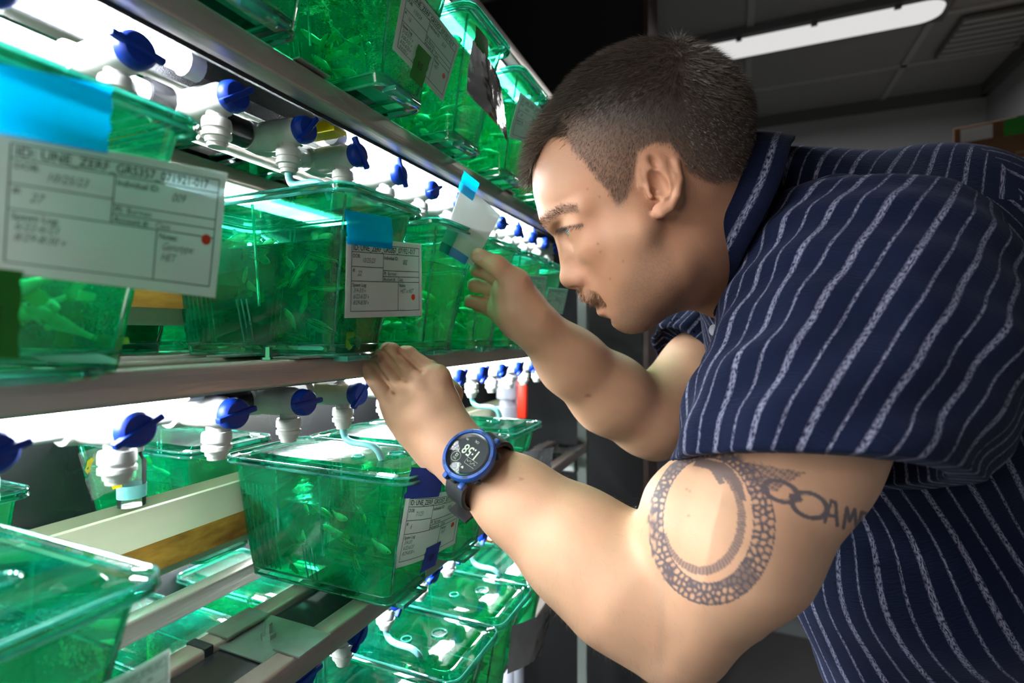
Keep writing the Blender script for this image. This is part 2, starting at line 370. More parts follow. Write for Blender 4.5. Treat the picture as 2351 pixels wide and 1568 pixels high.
for li, (nm, z) in enumerate((('upper', CZ + .1825), ('middle', CZ - .062), ('lowest', CZ - .306))):
    pp = MB().tube([(-.4145, -.2, z), (-.4145, 1.19, z)], .0098, 18).build('water_pipe', M['pipe_white'] if li != 9 else None, None, True,
        label='horizontal water pipe under the %s shelf feeding the valves' % nm, cat='pipe')
    for k in range(14):
        y = .1425 + .0717 * k
        if li == 2 and k > 9: continue
        h = k in hoses[li]
        src = hosed if h else plain
        if not first[int(h)]: v = src; first[int(h)] = True
        else: v = copy_tree(src)
        v.location = (-.365, y, z); v.rotation_euler = (0, 0, 0)
        for ch in v.children:
            if ch.name.startswith('handle'): ch.rotation_euler = (math.radians(angs[k] * (1 if li == 0 else -.4)), 0, 0)
        v['group'] = 'valves on the %s pipe' % nm
        v.scale = (1.08, 1.08, 1.08); v['label'] = 'white valve with blue handle%s on the %s pipe, %s from the left' % (' and aqua hose' if h else '', nm, ORD[k])
for li, z in ((0, CZ + .1825), (1, CZ - .062)):   # black sleeve couplings on the pipes near the fourth valve
    c = MB(); c.lathe([(0, .0098), (0, .0128), (.03, .0128), (.031, .0115), (.055, .0115), (.055, .0128), (.088, .0128), (.088, .0098)], (-.4145, .255 if li == 0 else .290, z), (0, 1, 0), 20)
    c.build('pipe_coupling', M['black_panel'], None, True, label='black coupling sleeve on the %s water pipe' % ('upper' if li == 0 else 'middle'), cat='coupling')
# cable tie dangling behind the second valve of the upper pipe
ct = MB().tube([PX(488, 292, -.40), PX(486, 308, -.40), PX(480, 325, -.40)], .0018, 6); ct.box(PX(472, 312, -.401), PX(490, 326, -.398) + Vector((0, .004, 0)))
ct.build('cable_tie', M['black_rubber'], None, label='black cable tie hanging below a valve of the upper pipe', cat='cable tie')
# grey riser pipe, union with red handle
rz = PX(1165, 900, -.455)
up = empty('riser_pipe', (rz.x, rz.y, 0), label='grey vertical water pipe with ball valve and red handle', cat='pipe')
m = MB(); zc = rz.z
m.lathe([(0, 0), (0, .014), (zc - .055, .014), (zc - .055, .025), (zc - .03, .026), (zc - .03, .018), (zc - .015, .017), (zc - .013, .024), (zc + .012, .024), (zc + .012, .026), (zc + .03, .025), (zc + .03, .016), (zc + .06, .015), (CZ - .07, .015), (CZ - .07, 0)], (0, 0, 0), (0, 0, 1), 22)
m.build('pipe_body', M['pipe_grey'], up, True)
MB().box((.024, -.008, zc - .055), (.045, .008, zc + .03), bev=.004).build('red_handle', M['red'], up, True, label='red lever handle')
MB().tube([(-.03, .12, 0), (-.03, .12, CZ - .07)], .018, 18).build('side_pipe', M['pipe_grey'], up, True)
MB().tube([(-.03, .12, zc - .01), (0, 0, zc - .02)], .01, 12).build('branch', M['pipe_grey'], up, True)
q = P(1290, 1062, 1.28)
MB().box(q - Vector((.03, .012, .018)), q + Vector((.035, .012, .018)), bev=.003).build('clamp', M['steel_plain'], rack).location -= Vector(rack.location)

# ---------------- tanks ----------------
H_T, LB, WB, WT, OF, OB = .142, .185, .034, .053, .030, .010
def outline(x0, x1, hw, r, n=4):
    return rrect(x0, x1, -hw, hw, r, n)
def level(z, grow=0.0):
    s = z / H_T
    return outline(-LB - OB * s - grow, OF * s * s * (1.6 - .6 * s) + grow, WB + (WT - WB) * s ** .8 + grow, .010 + .004 * s)
def loft(rings, cap_lo=False, cap_hi=False):
    m = MB(); n = len(rings[0][1]); vs = [(x, y, z) for z, ol in rings for x, y in ol]; fs = []
    for i in range(len(rings) - 1):
        for k in range(n): fs.append((i * n + k, i * n + (k + 1) % n, (i + 1) * n + (k + 1) % n, (i + 1) * n + k))
    if cap_lo: fs.append(tuple(range(n - 1, -1, -1)))
    if cap_hi: fs.append(tuple((len(rings) - 1) * n + k for k in range(n)))
    return m.add(vs, fs)
def tmesh(mb, mat, name, angle=35):
    me = mb.mesh(name); me.materials.append(mat); me.shade_smooth()
    try: me.set_sharp_from_angle(angle=math.radians(angle))
    except Exception: pass
    return me
zs = [0, .004, .012, .03, .06, .09, .115, .134]
TM = {}
b = loft([(z, level(z)) for z in zs])
n = len(level(0)); o12 = level(.010, -.002)
b.add([(x, y, .010) for x, y in o12], [tuple(range(n))])
TM['body'] = tmesh(b, M['tank'], 'tank_body')
# foot skirt and thick base edge
b = MB().tube([(x, y, .002) for x, y in level(0, -.0005)], .0018, 6, closed=True)
b.tube([(x, y, .011) for x, y in level(.011, -.0008)], .0012, 6, closed=True)
TM['base_edge'] = tmesh(b, M['edge'], 'base_edge')
# lid: stepped sheet with a rounded rim
r0 = outline(-LB - OB - .006, OF + .006, WT + .005, .016); r1 = outline(-LB - OB + .002, OF - .002, WT - .003, .012); r2 = outline(-LB - OB + .012, OF - .014, WT - .013, .010)
b = loft([(.1345, outline(-LB - OB - .006, OF + .006, WT + .005, .016)), (.1400, r0), (.1420, r1), (.1405, outline(-LB - OB + .004, OF - .004, WT - .005, .012)), (.1405, outline(-LB - OB + .010, OF - .012, WT - .011, .010)), (.1435, r2)], cap_hi=True)
TM['lid'] = tmesh(b, M['lid'], 'lid')
b = MB().tube([(x, y, .1348) for x, y in r0], .0016, 6, closed=True); b.tube([(x, y, .1405) for x, y in r0], .0012, 6, closed=True)
TM['rim'] = tmesh(b, M['edge'], 'rim')
b = MB(); b.tube([(-.025 + .009 * math.cos(a), .012 + .009 * math.sin(a), .1446) for a in [k * PI / 10 for k in range(20)]], .0011, 6, closed=True)
b.tube([(-.055 + .006 * math.cos(a), -.014 + .006 * math.sin(a), .1446) for a in [k * PI / 8 for k in range(16)]], .0010, 6, closed=True)
TM['hole_ring'] = tmesh(b, M['edge'], 'hole_ring')
b = MB(); b.add([(-.025 + .0085 * math.cos(k * PI / 8), .012 + .0085 * math.sin(k * PI / 8), .1439) for k in range(16)], [tuple(range(16))])
TM['hole'] = tmesh(b, M['baffle'], 'hole')
# corrugated dark baffle compartment at the back
b = MB()
for sy in (-1, 1):
    for k in range(7):
        x = -LB + .006 + k * .0062; hw = (WB + .002) * sy
        b.tube([(x, hw * .93, .013), (x - .002 * (k / 7), hw * 1.30, .110)], .0009, 5)
TM['baffle_ribs'] = tmesh(b, M['edge'], 'baffle_ribs')
b = loft([(.013, outline(-LB + .003, -LB + .044, WB - .003, .006)), (.112, outline(-LB - .004, -LB + .044, WB + .009, .008))])
TM['baffle'] = tmesh(b, M['baffle'], 'baffle')
RODS = []
for sy in (-1, 1):
    for pq, rr_ in (([(-.075, sy * (WT - .0035), .134), (-.073, sy * (WB + .010), .045)], .0013), ([(-LB + .052, sy * (WT - .0045), .134), (-LB + .055, sy * (WB + .013), .062)], .0012), ([(OF - .006, sy * (WT - .0085), .134), (.001 - .004, sy * (WB - .005), .010)], .0012)):
        RODS.append('side_rod%d' % len(RODS)); TM[RODS[-1]] = tmesh(MB().tube(pq, rr_, 6), M['edge'], 'side_rod')
b = MB()
for sy in (-1, 1):
    for k in range(3): b.tube([(-.100 + k * .006, sy * (WB + .0025), .013), (-.100 + k * .006, sy * (WB + .011), .052)], .0008, 5)
TM['wall_ribs'] = tmesh(b, M['edge'], 'wall_ribs')
WL = .098
b = loft([(.0115, level(.0115, -.0028)), (.05, level(.05, -.0018)), (WL, level(WL, -.0018))], False, True)
TM['water'] = tmesh(b, M['water'], 'water')
b = MB().tube([(x, y, WL) for x, y in level(WL, -.0008)], .0007, 5, closed=True)
TM['water_line'] = tmesh(b, M['edge'], 'water_line')
TM['front_tab'] = tmesh(MB().box((-.006, -.026, -.0035), (.010, .016, .0015), bev=.0012), M['edge'], 'front_tab')
PARTS = ['body', 'base_edge', 'lid', 'rim', 'hole_ring', 'hole', 'baffle', 'baffle_ribs', 'wall_ribs'] + RODS + ['water', 'water_line', 'front_tab']
PNAME = {'body': 'tank_wall'}
def tank(xf, yc, z, label, group, rz=0, sh=1.0, parts=PARTS, flip=False):
    r = empty('fish_tank', (xf, yc, z), (PI if flip else 0) + rz, label=label, cat='fish tank', group=group)
    r.scale = (1, 1, sh)
    for p in parts: link('side_rod' if p.startswith('side_rod') else PNAME.get(p, p), TM[p], None, r, False, kind='stuff' if p.endswith('ribs') else None)
    return r
tanks = []
def T(*a, **k): t = tank(*a, **k); tanks.append(t); return t
gU, gM, gL, gB = 'tanks on the upper shelf', 'tanks on the middle shelf', 'tanks on the lower shelf', 'tanks on the far side of the rack'
FEW = ['body', 'base_edge', 'lid', 'rim', 'baffle', 'water', 'water_line']
# upper shelf
tU1 = T(-.292, .418, Z_UP + .0005, 'green tank on the upper shelf wearing the card with the green date tape', gU)
tU2 = T(-.300, .562, Z_UP + .0005, 'green tank on the upper shelf, second from the left, behind the orange-taped card', gU)
tU3 = T(-.302, .712, Z_UP + .0005, 'green tank on the upper shelf, third from the left, just above the fringe', gU)
tU4 = T(-.302, .860, Z_UP + .0005, 'green tank on the upper shelf mostly hidden behind the hair', gU)
tU0 = T(-.305, .268, Z_UP + .0005, 'green tank at the very left of the upper shelf cut by the picture top', gU)
# middle shelf
tM0 = T(-.315, .150, Z_MID + .0005, 'large blurred green tank nearest the lens, behind the big out-of-focus card', gM)
tM1 = T(-.316, .382, Z_MID + .0005, 'sharp green tank full of striped fish above the hand, middle shelf', gM)
tM2 = T(-.316, .522, Z_MID + .0005, 'green tank behind the lifted card, middle shelf', gM)
tM3 = T(-.316, .640, Z_MID + .0005, 'deep teal tank behind the raised fingers, middle shelf', gM)
tM4 = T(-.316, .756, Z_MID + .0005, 'teal tank between the thumb and the nose, middle shelf', gM)
tM5 = T(-.320, .880, Z_MID + .0005, 'small far teal tank just left of the nose, middle shelf', gM, parts=FEW)
# lower shelf
tL0 = T(-.305, .122, Z_LOW + .0005, 'green tank in the bottom left corner of the picture with a card at its foot', gL)
tL1 = T(-.305, .449, Z_LOW + .0005, 'sharp green tank below the wrist with the blue 7/31 tape', gL, sh=.95)
tL2 = T(-.300, .562, Z_LOW + .0005, 'green tank on the lower shelf half hidden behind the hand and watch', gL, sh=.95)
tL3 = T(-.298, .675, Z_LOW + .0005, 'green tank at the right end of the lower shelf near the red handle', gL, sh=.95)
# lowest shelf
lowY = [.075, .190, .305, .420, .535, .650, .765]
lowN = ['leftmost', 'second from the left', 'third from the left', 'fourth from the left', 'fifth from the left', 'sixth from the left', 'farthest right']
tLL = [T(-.305, y, Z_LL + .0005, 'green tank on the lowest shelf seen from above, %s' % nm, 'tanks on the lowest shelf', parts=PARTS if k in (3, 4, 5) else FEW) for k, (y, nm) in enumerate(zip(lowY, lowN))]
# far side, back to back with the front ones
for k, y in enumerate((.19, .44)): T(-.745, y, Z_LOW + .0005, 'green tank on the far side of the lower shelf, %s' % ('at the left edge' if k == 0 else 'behind the white valve outlet'), gB, flip=True, parts=FEW, sh=.95)
for k, y in enumerate((.07, .20, .33, .46, .60, .74)): T(-.745, y, Z_MID + .0005, 'green tank on the far side of the middle shelf, %s from the left' % ORD[k], gB, flip=True, parts=FEW)
for k, y in enumerate((.33, .46, .60)): T(-.745, y, Z_UP + .0005, 'green tank on the far side of the upper shelf, %s from the left' % ORD[k], gB, flip=True, parts=FEW)
for k, y in enumerate((.25, .42, .58)): T(-.745, y, Z_LL + .0005, 'green tank on the far side of the lowest shelf, %s from the left' % ORD[k], gB, flip=True, parts=FEW)

# small things among the tanks
bq = PX(302, 1165, -.515)
jar = empty('specimen_jar', (bq.x, bq.y, Z_LOW + .1055), label='small clear jar with aqua band standing on the cream gutter behind the lower valves', cat='jar')
MB().lathe([(0, .0), (0, .011), (.040, .0115), (.046, .008), (.050, .008), (.050, 0)], (0, 0, .0), (0, 0, 1), 20).build('glass', M['clear_film'], jar, True)
MB().lathe([(.008, .0116), (.020, .0118)], (0, 0, .0), (0, 0, 1), 20).build('band', M['hose'], jar, True)
MB().lathe([(.050, .0), (.050, .0095), (.058, .0095), (.058, 0)], (0, 0, .0), (0, 0, 1), 20).build('lid', M['white_plastic'], jar, True)
bag = empty('plastic_bag', (0, 0, 0), label='clear zip bag with yellow tape hanging behind the lower valves', cat='bag')
def quad_film(name, c4_, mat, parent, bulge=.004, nx=10, ny=8, seed=1, **k):
    A, B, C_, D = [Vector(p) for p in c4_]; nn = (B - A).cross(D - A).normalized(); vs = []; fs = []
    for j in range(ny + 1):
        for i in range(nx + 1):
            s, t = i / nx, j / ny; p = (A * (1 - s) + B * s) * (1 - t) + (D * (1 - s) + C_ * s) * t
            vs.append(p + nn * (bulge * math.sin(PI * s) * math.sin(PI * t) + bulge * .6 * mnoise.noise(Vector((s * 4, t * 4, seed)))))
    for j in range(ny):
        for i in range(nx): a = j * (nx + 1) + i; fs.append((a, a + 1, a + nx + 2, a + nx + 1))
    return MB().add(vs, fs).build(name, mat, parent, True, 80, **k)
quad_film('film', [PX(178, 1040, -.47), PX(265, 1015, -.47), PX(285, 1115, -.47), PX(210, 1150, -.47)], M['clear_film'], bag)
quad_film('yellow_tape', [PX(232, 1050, -.468), PX(270, 1030, -.468), PX(280, 1118, -.468), PX(258, 1124, -.468)], M['tape_yellow'], bag, .001)

# ---------------- cards ----------------
def text_mesh(s, size, bold=0, shear=0, sx=1.0, align='LEFT'):
    c = bpy.data.curves.new('t', 'FONT'); c.body = s; c.size = size; c.offset = bold; c.shear = shear; c.align_x = align; c.resolution_u = 3; c.fill_mode = 'FRONT'
    o = bpy.data.objects.new('t', c); COL.objects.link(o); dg = bpy.context.evaluated_depsgraph_get(); me = bpy.data.meshes.new_from_object(o.evaluated_get(dg))
    vs = [(v.co.x * sx, v.co.y) for v in me.vertices]; fs = [tuple(p.vertices) for p in me.polygons]
    bpy.data.objects.remove(o); bpy.data.curves.remove(c); bpy.data.meshes.remove(me); return vs, fs
CW, CH = 105.0, 72.0   # card size in mm
TCACHE = {}
def tm(*a, **k):
    key = (a, tuple(sorted(k.items())))
    if key not in TCACHE: TCACHE[key] = text_mesh(*a, **k)
    return TCACHE[key]
def card_print(items):
    """items in millimetres from the card's top left corner -> list of (verts2d, faces, layer)"""
    out = []
    def rect(x0, y0, x1, y1, layer='ink'): out.append(([(x0, y0), (x1, y0), (x1, y1), (x0, y1)], [(0, 1, 2, 3)], layer))
    def hl(x0, x1, y, w=.55):
        n = 14
        for i in range(n): rect(x0 + (x1 - x0) * i / n, y - w / 2, x0 + (x1 - x0) * (i + 1) / n, y + w / 2)
    def vl(x, y0, y1, w=.55):
        n = 8
        for i in range(n): rect(x - w / 2, y0 + (y1 - y0) * i / n, x + w / 2, y0 + (y1 - y0) * (i + 1) / n)
    L, R_, T_, B_ = 6, 100, 5, 66
    for y in (T_, 12.5, B_): hl(L, R_, y)
    vl(L, T_, B_); vl(R_, T_, B_)
    hl(L, 45, 25.5); hl(45, R_, 28); hl(45, R_, 33.5); hl(L, R_, 38.5); vl(45, 12.5, 38.5); vl(67, 38.5, B_)
    for s, x, y, size, kind in items:
        if kind == 'p': vs, fs = tm(s, size, bold=size * .012, sx=.80); lay = 'ink'
        elif kind == 'l': vs, fs = tm(s, size, bold=0, sx=.80); lay = 'ink'
        else: vs, fs = tm(s, size, bold=-.0, shear=.35, sx=.72); lay = 'pencil' if kind == 'h' else 'ink'
        out.append(([(a + x, y - b_) for a, b_ in vs], fs, lay))
    return out
def std_items(dob, idn, num, log, notes):
    it = [('ID: UNE_ZERF_GRS357_071921-017', 7.5, 11.0, 7.0, 'p'), ('DOB:', 7.3, 17.5, 4.6, 'p'), ('Individual ID:', 46, 17.8, 4.8, 'p'), ('#:', 7.3, 30, 4.6, 'p'),
          ('PI: ', 46, 32.3, 4.8, 'p'), ('Burman', 51.5, 32.3, 4.8, 'l'), ('Account #: ', 46, 37.6, 4.6, 'p'), ('Class', 66, 37.6, 4.6, 'l'), ('Spawn Log:', 7.3, 43.4, 4.6, 'p'), ('Notes:', 68.3, 43.2, 4.6, 'p'),
          (dob, 18, 21.5, 6.2, 'h'), (idn, 73, 21.5, 6.8, 'h'), (num, 13, 33.5, 6.4, 'h')]
    for k, s in enumerate(log): it.append((s, 8.5, 48.6 + 5.6 * k, 5.6, 'h'))
    for k, s in enumerate(notes): it.append((s, 70, 49 + 6 * k, 6.0, 'h'))
    return it
def card(corners, items, label, tapes=(), dot=(90, 55), bend=.0025, bow=.0, name='tank_card', film=False, paper='paper', seed=0, back=False):
    """corners TL, TR, BR, BL in the world"""
    A, B, C_, D = [Vector(p) for p in corners]; nrm = (D - A).cross(B - A).normalized()
    if nrm.dot(CAM - A) < 0: nrm = -nrm
    if back: nrm = -nrm
    def mp(x, y, off):
        s, t = x / CW, y / CH; p = (A * (1 - s) + B * s) * (1 - t) + (D * (1 - s) + C_ * s) * t
        w = bend * (math.sin(PI * s) * .8 + .35 * math.sin(3.1 * s + 2.3 * t + seed)) + bow * math.cos(PI * (s - .5)) * t
        return p + nrm * (w + off)
    r = empty(name, (0, 0, 0), label=label, cat='card', group='cards hanging on the tank fronts')
    m = MB(); nx, ny = 18, 10
    for off, flip in ((0, False), (-.0004, True)):
        vs = [mp(CW * i / nx, CH * j / ny, off) for j in range(ny + 1) for i in range(nx + 1)]
        m.add(vs, [(a, a + 1, a + nx + 2, a + nx + 1) for j in range(ny) for i in range(nx) for a in (j * (nx + 1) + i,)])
    m.build('paper', M[paper], r, True, 60)
    lay = {'ink': MB(), 'pencil': MB()}
    for vs, fs, l in (card_print(items) if items else []): lay[l].add([mp(x, y, .0003) for x, y in vs], fs)
    for l in lay: 
        if lay[l].v: lay[l].build('printed_form' if l == 'ink' else 'handwriting', M[l], r, kind='stuff')
    if dot: 
        dm = MB(); dm.add([mp(dot[0], dot[1], .0006)] + [mp(dot[0] + 3.0 * math.cos(k * PI / 10), dot[1] + 3.0 * math.sin(k * PI / 10), .0006) for k in range(20)], [(0, k + 1, (k + 1) % 20 + 1) for k in range(20)])
        dm.build('round_sticker', M['dot'], r)
    for (x0, y0, x1, y1, mt, txt, jag) in tapes:
        tmb = MB(); vs = []; nx2, ny2 = 10, 8
        for j in range(ny2 + 1):
            for i in range(nx2 + 1):
                s, t = i / nx2, j / ny2; x = x0 + (x1 - x0) * s + jag * (t - .5) ; y = y0 + (y1 - y0) * t + jag * .5 * (s - .5)
                if i in (0, nx2): x += .7 * math.sin(j * 2.4 + seed)
                vs.append(mp(x, y, .0009 + (.0012 if y < 0 else 0) * math.sin(t * 3)))
        tmb.add(vs, [(a, a + 1, a + nx2 + 2, a + nx2 + 1) for j in range(ny2) for i in range(nx2) for a in (j * (nx2 + 1) + i,)])
        tp = tmb.build('tape', M[mt], r, True, 60)
        if txt:
            vs, fs = tm(txt, 11, bold=.0, shear=.25, sx=.7)
            MB().add([mp(a + (x0 + x1) / 2 - 7 + jag * .2, (y0 + y1) / 2 + 4 - b_, .0016) for a, b_ in vs], fs).build('date', M['ink'], tp)
    if film:
        mm = MB(); vs = [mp(-4 + (CW + 8) * i / nx, -3 + (CH + 6) * j / ny, .0014 + .0012 * mnoise.noise(Vector((i * .6, j * .7, seed)))) for j in range(ny + 1) for i in range(nx + 1)]
        mm.add(vs, [(a, a + 1, a + nx + 2, a + nx + 1) for j in range(ny) for i in range(nx) for a in (j * (nx + 1) + i,)])
        mm.build('clear_sleeve', M['clear_film'], r, True, 60)
    return r
it_mid = std_items('10/25/23', '002', '22', ['3/4-3/5 \u2713'.replace('\u2713', 'v'), '6/22-6/23 v', '8/29-8/30 v'], ['HET x HET'])
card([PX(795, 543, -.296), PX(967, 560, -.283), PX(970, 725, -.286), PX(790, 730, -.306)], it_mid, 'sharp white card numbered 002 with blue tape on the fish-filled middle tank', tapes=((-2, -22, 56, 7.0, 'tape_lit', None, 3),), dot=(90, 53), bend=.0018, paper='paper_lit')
it0 = std_items('10/25/23', '009', '27', ['6/22-6/23', '8/29-8/30 v'], ['Genotype:', 'HET'])
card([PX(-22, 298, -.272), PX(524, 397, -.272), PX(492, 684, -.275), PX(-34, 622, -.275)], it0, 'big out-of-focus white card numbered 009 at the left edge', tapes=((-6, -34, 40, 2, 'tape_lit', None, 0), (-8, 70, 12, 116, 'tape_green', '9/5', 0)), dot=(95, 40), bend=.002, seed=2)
card([PX(928, -50, -.252), PX(1056, 104, -.250), PX(1016, 234, -.262), PX(901, 112, -.266)], std_items('1/30/24', '019', '16', ['5/10-5/11 v', '5/20-5/21 v', '6/22-6/23 v', '9/4-9/5 v'], ['HET']), 'white card numbered 019 with green 9/5 tape on the upper shelf',
     tapes=((34, 44, 60, 82, 'tape_green', '9/5', -2),), dot=(92, 47), bend=.002, seed=1)
card([PX(1084, 100, -.262), PX(1144, 185, -.262), PX(1158, 320, -.262), PX(1076, 215, -.268)], std_items('1/30/24', '020', '14', ['5/10-5/11', '6/22-6/23'], ['WT']), 'crinkled card in a shiny sleeve with orange tape on the upper shelf',
     tapes=((26, 46, 62, 76, 'tape_orange', None, 2), (0, -26, 46, 2, 'tape_green', None, 0)), dot=None, bend=.006, seed=3, film=True)
card([PX(1196, 212, -.262), PX(1264, 272, -.262), PX(1240, 345, -.262), PX(1168, 315, -.268)], std_items('1/30/24', '021', '18', ['5/10-5/11'], ['WT']), 'grey card half hidden behind the fringe on the upper shelf', dot=None, bend=.004, seed=4)
# the card lifted by the thumb: its back faces the lens
cL = [P(1062, 420, .60), P(1148, 495, .615), P(1085, 612, .60), P(1010, 568, .585)]
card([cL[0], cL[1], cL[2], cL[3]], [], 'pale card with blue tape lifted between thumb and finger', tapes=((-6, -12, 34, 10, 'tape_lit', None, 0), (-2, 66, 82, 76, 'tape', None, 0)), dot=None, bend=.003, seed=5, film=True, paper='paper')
# lower tank's card, curved, and the 7/31 tape
card([PX(934, 1132, -.2785), PX(1066, 1116, -.250), PX(1046, 1250, -.262), PX(901, 1304, -.3035)], std_items('7/1/23', '005', '6', ['3/4-3/5', '6/22-6/23', '8/29-8/30 v'], ['WT']), 'shaded card curving round the tank below the watch strap',
     tapes=((-2, -24, 52, 4, 'tape_dark', None, -3), (46, 58, 72, 86, 'tape_dark', '7/31', -2)), dot=(92, 44), bend=.005, seed=6)
card([PX(1180, 1040, -.262), PX(1268, 1030, -.245), PX(1255, 1115, -.25), PX(1165, 1120, -.27)], std_items('7/1/23', '006', '8', ['3/4-3/5'], ['WT']), 'dim card in a clear sleeve right of the watch', dot=None, bend=.003, seed=7, film=True)
card([PX(1214, 632, -.272), PX(1256, 634, -.268), PX(1252, 690, -.268), PX(1212, 684, -.272)], std_items('7/1/23', '007', '8', ['3/4-3/5'], ['WT']), 'small blurred card between the wrist and the nose tip', dot=None, bend=.002, seed=8)
card([PX(1258, 660, -.272), PX(1304, 664, -.268), PX(1290, 722, -.268), PX(1250, 712, -.272)], std_items('7/1/23', '008', '8', ['3/4-3/5'], ['WT']), 'small blurred card just under the nose', dot=None, bend=.002, seed=9)
card([PX(180, 1600, -.268), PX(388, 1490, -.268), PX(386, 1640, -.28), PX(180, 1740, -.28)], std_items('7/1/23', '004', '12', ['3/4-3/5'], ['WT']), 'corner of a white card at the bottom left of the picture', dot=None, bend=.002, seed=10)
card([PX(1178, 1440, -.262), PX(1262, 1400, -.262), PX(1240, 1500, -.275), PX(1165, 1540, -.275)], std_items('7/1/23', '010', '9', ['3/4-3/5'], ['HET']), 'blurred card on the lowest shelf under the forearm', dot=(90, 40), bend=.003, seed=11, film=True, tapes=((60, 20, 96, 60, 'tape_green', None, 0),))

# ---------------- fish ----------------
def fish_mats():
    m, nt, out = nodes_of('striped_fish_skin'); tc = N(nt, 'TexCoord')
    sx = N(nt, 'SeparateXYZ', {0: tc.outputs['Object']})
    wob = N(nt, 'TexNoise', {'Vector': tc.outputs['Object'], 'Scale': 120., 'Detail': 2})
    zz = N(nt, 'Math', {0: wob.outputs['Fac'], 1: .0018}, operation='MULTIPLY'); za = N(nt, 'Math', {0: sx.outputs[2], 1: zz.outputs[0]}, operation='ADD')
    k = N(nt, 'Math', {0: za.outputs[0], 1: 3600.}, operation='MULTIPLY'); s = N(nt, 'Math', {0: k.outputs[0]}, operation='SINE')
    st = N(nt, 'MapRange', {'Value': s.outputs[0], 'From Min': .1, 'From Max': .6})
    dash = N(nt, 'TexNoise', {'Vector': tc.outputs['Object'], 'Scale': 420., 'Detail': 1}); dd = N(nt, 'MapRange', {'Value': dash.outputs['Fac'], 'From Min': .40, 'From Max': .48})
    up = N(nt, 'MapRange', {'Value': sx.outputs[2], 'From Min': -.0012, 'From Max': -.0004})
    a = N(nt, 'Math', {0: st.outputs[0], 1: dd.outputs[0]}, operation='MULTIPLY'); a2 = N(nt, 'Math', {0: a.outputs[0], 1: up.outputs[0]}, operation='MULTIPLY')
    base = N(nt, 'Mix', data_type='RGBA'); nt.links.new(up.outputs[0], base.inputs[0]); base.inputs[6].default_value = (.62, .66, .34, 1); base.inputs[7].default_value = (.42, .42, .13, 1)
    mx = N(nt, 'Mix', data_type='RGBA'); nt.links.new(a2.outputs[0], mx.inputs[0]); nt.links.new(base.outputs[2], mx.inputs[6]); mx.inputs[7].default_value = (.01, .05, .06, 1)
    b = N(nt, 'BsdfPrincipled', {'Base Color': mx.outputs[2], 'Roughness': .25, 'Metallic': .2}); nt.links.new(b.outputs[0], out.inputs[0])
    pale = simple('pale_fish_skin', (.55, .60, .22), .3, .1, (.75, .78, .50), 160)
    fin = clear('fish_fin', (.55, .85, .50), (.40, .62, .10), .45, .2, 1.3)
    eye = simple('fish_eye', (.01, .01, .012), .1); ring = simple('fish_eye_ring', (.75, .85, .8), .2, .5)
    return m, pale, fin, eye, ring
FM = fish_mats()
def make_fish(skin, bendk=0.0, key=''):
    L = .037; m = MB(); n = 12; rings = []
    prof = [(0, .0006), (.02, .0016), (.07, .0030), (.15, .0044), (.27, .0056), (.42, .0060), (.58, .0050), (.72, .0034), (.84, .0022), (.93, .0019), (1.0, .0019)]
    vs = []; fs = []
    def by(s): return bendk * .010 * (s - .3) ** 2
    for s, h in prof:
        for k in range(n):
            a = 2 * PI * k / n; vs.append((L * (.5 - s), by(s) + h * .42 * math.cos(a), .74 * h * math.sin(a) * (1.0 if math.sin(a) > 0 else 1.15)))
    for i in range(len(prof) - 1):
        for k in range(n): fs.append((i * n + k, (i + 1) * n + k, (i + 1) * n + (k + 1) % n, i * n + (k + 1) % n))
    fs.append(tuple(range(n - 1, -1, -1))); m.add(vs, fs)
    r = {'fish_body': tmesh(m, skin, 'fish_body' + key, 80)}
    t = MB()
    def fan(base, tips, thick=.00025):
        c0 = [Vector(p) for p in base]; t0 = [Vector(p) for p in tips]; k = len(t0)
        v = [c + Vector((0, thick, 0)) for c in c0] + [q + Vector((0, thick * .4, 0)) for q in t0] + [c - Vector((0, thick, 0)) for c in c0] + [q - Vector((0, thick * .4, 0)) for q in t0]
        h = 2 + k; f = []
        for i in range(k - 1): f += [(0 if i < k // 2 else 1, 2 + i, 3 + i), (h + (0 if i < k // 2 else 1), h + 3 + i, h + 2 + i)]
        f += [(0, 2 + k // 2, 1), (h, h + 1, h + 2 + k // 2)]
        t.add(v, f)
    y1 = by(1); e = -.5 * L
    fan([(e + .002, y1, .0017), (e + .002, y1, -.0017)], [(e - .012, y1 + bendk * .004, .0075), (e - .0145, y1 + bendk * .004, .0045), (e - .008, y1, .0), (e - .0145, y1 + bendk * .004, -.0045), (e - .012, y1 + bendk * .004, -.0078)])
    r['tail_fin'] = tmesh(t, FM[2], 'tail_fin' + key, 80); t = MB()
    fan([(L * .02, by(.48), .0040), (L * -.14, by(.64), .0030)], [(L * -.10, by(.6), .0098), (L * -.20, by(.7), .0100), (L * -.27, by(.77), .0078)])
    fan([(L * -.05, by(.55), -.0042), (L * -.24, by(.74), -.0024)], [(L * -.12, by(.62), -.0108), (L * -.22, by(.72), -.0112), (L * -.32, by(.82), -.0085)])
    fan([(L * .22, .0015, -.0024), (L * .16, .0016, -.0030)], [(L * .14, .0050, -.0070), (L * .08, .0060, -.0075), (L * .06, .0050, -.0055)])
    r['fins'] = tmesh(t, FM[2], 'fins' + key, 80)
    t = MB()
    for sy in (-1, 1): t.lathe([(0, .0012), (.0002, .0010), (.0003, 0)], (L * .425, sy * .00165, .0008), (0, sy, 0), 10, 1)
    for sy in (-1, 1): t.lathe([(0, .0007), (.0002, .0005), (.0002, 0)], (L * .425, sy * .00195, .0008), (0, sy, 0), 10, 0)
    me = tmesh(t, FM[3], 'eye' + key, 80); me.materials.append(FM[4]); r['eyes'] = me
    return r
FISH = [make_fish(FM[0], 0, '_a'), make_fish(FM[1], 1.2, '_b'), make_fish(FM[0], -1.5, '_c'), make_fish(FM[1], 0, '_d')]
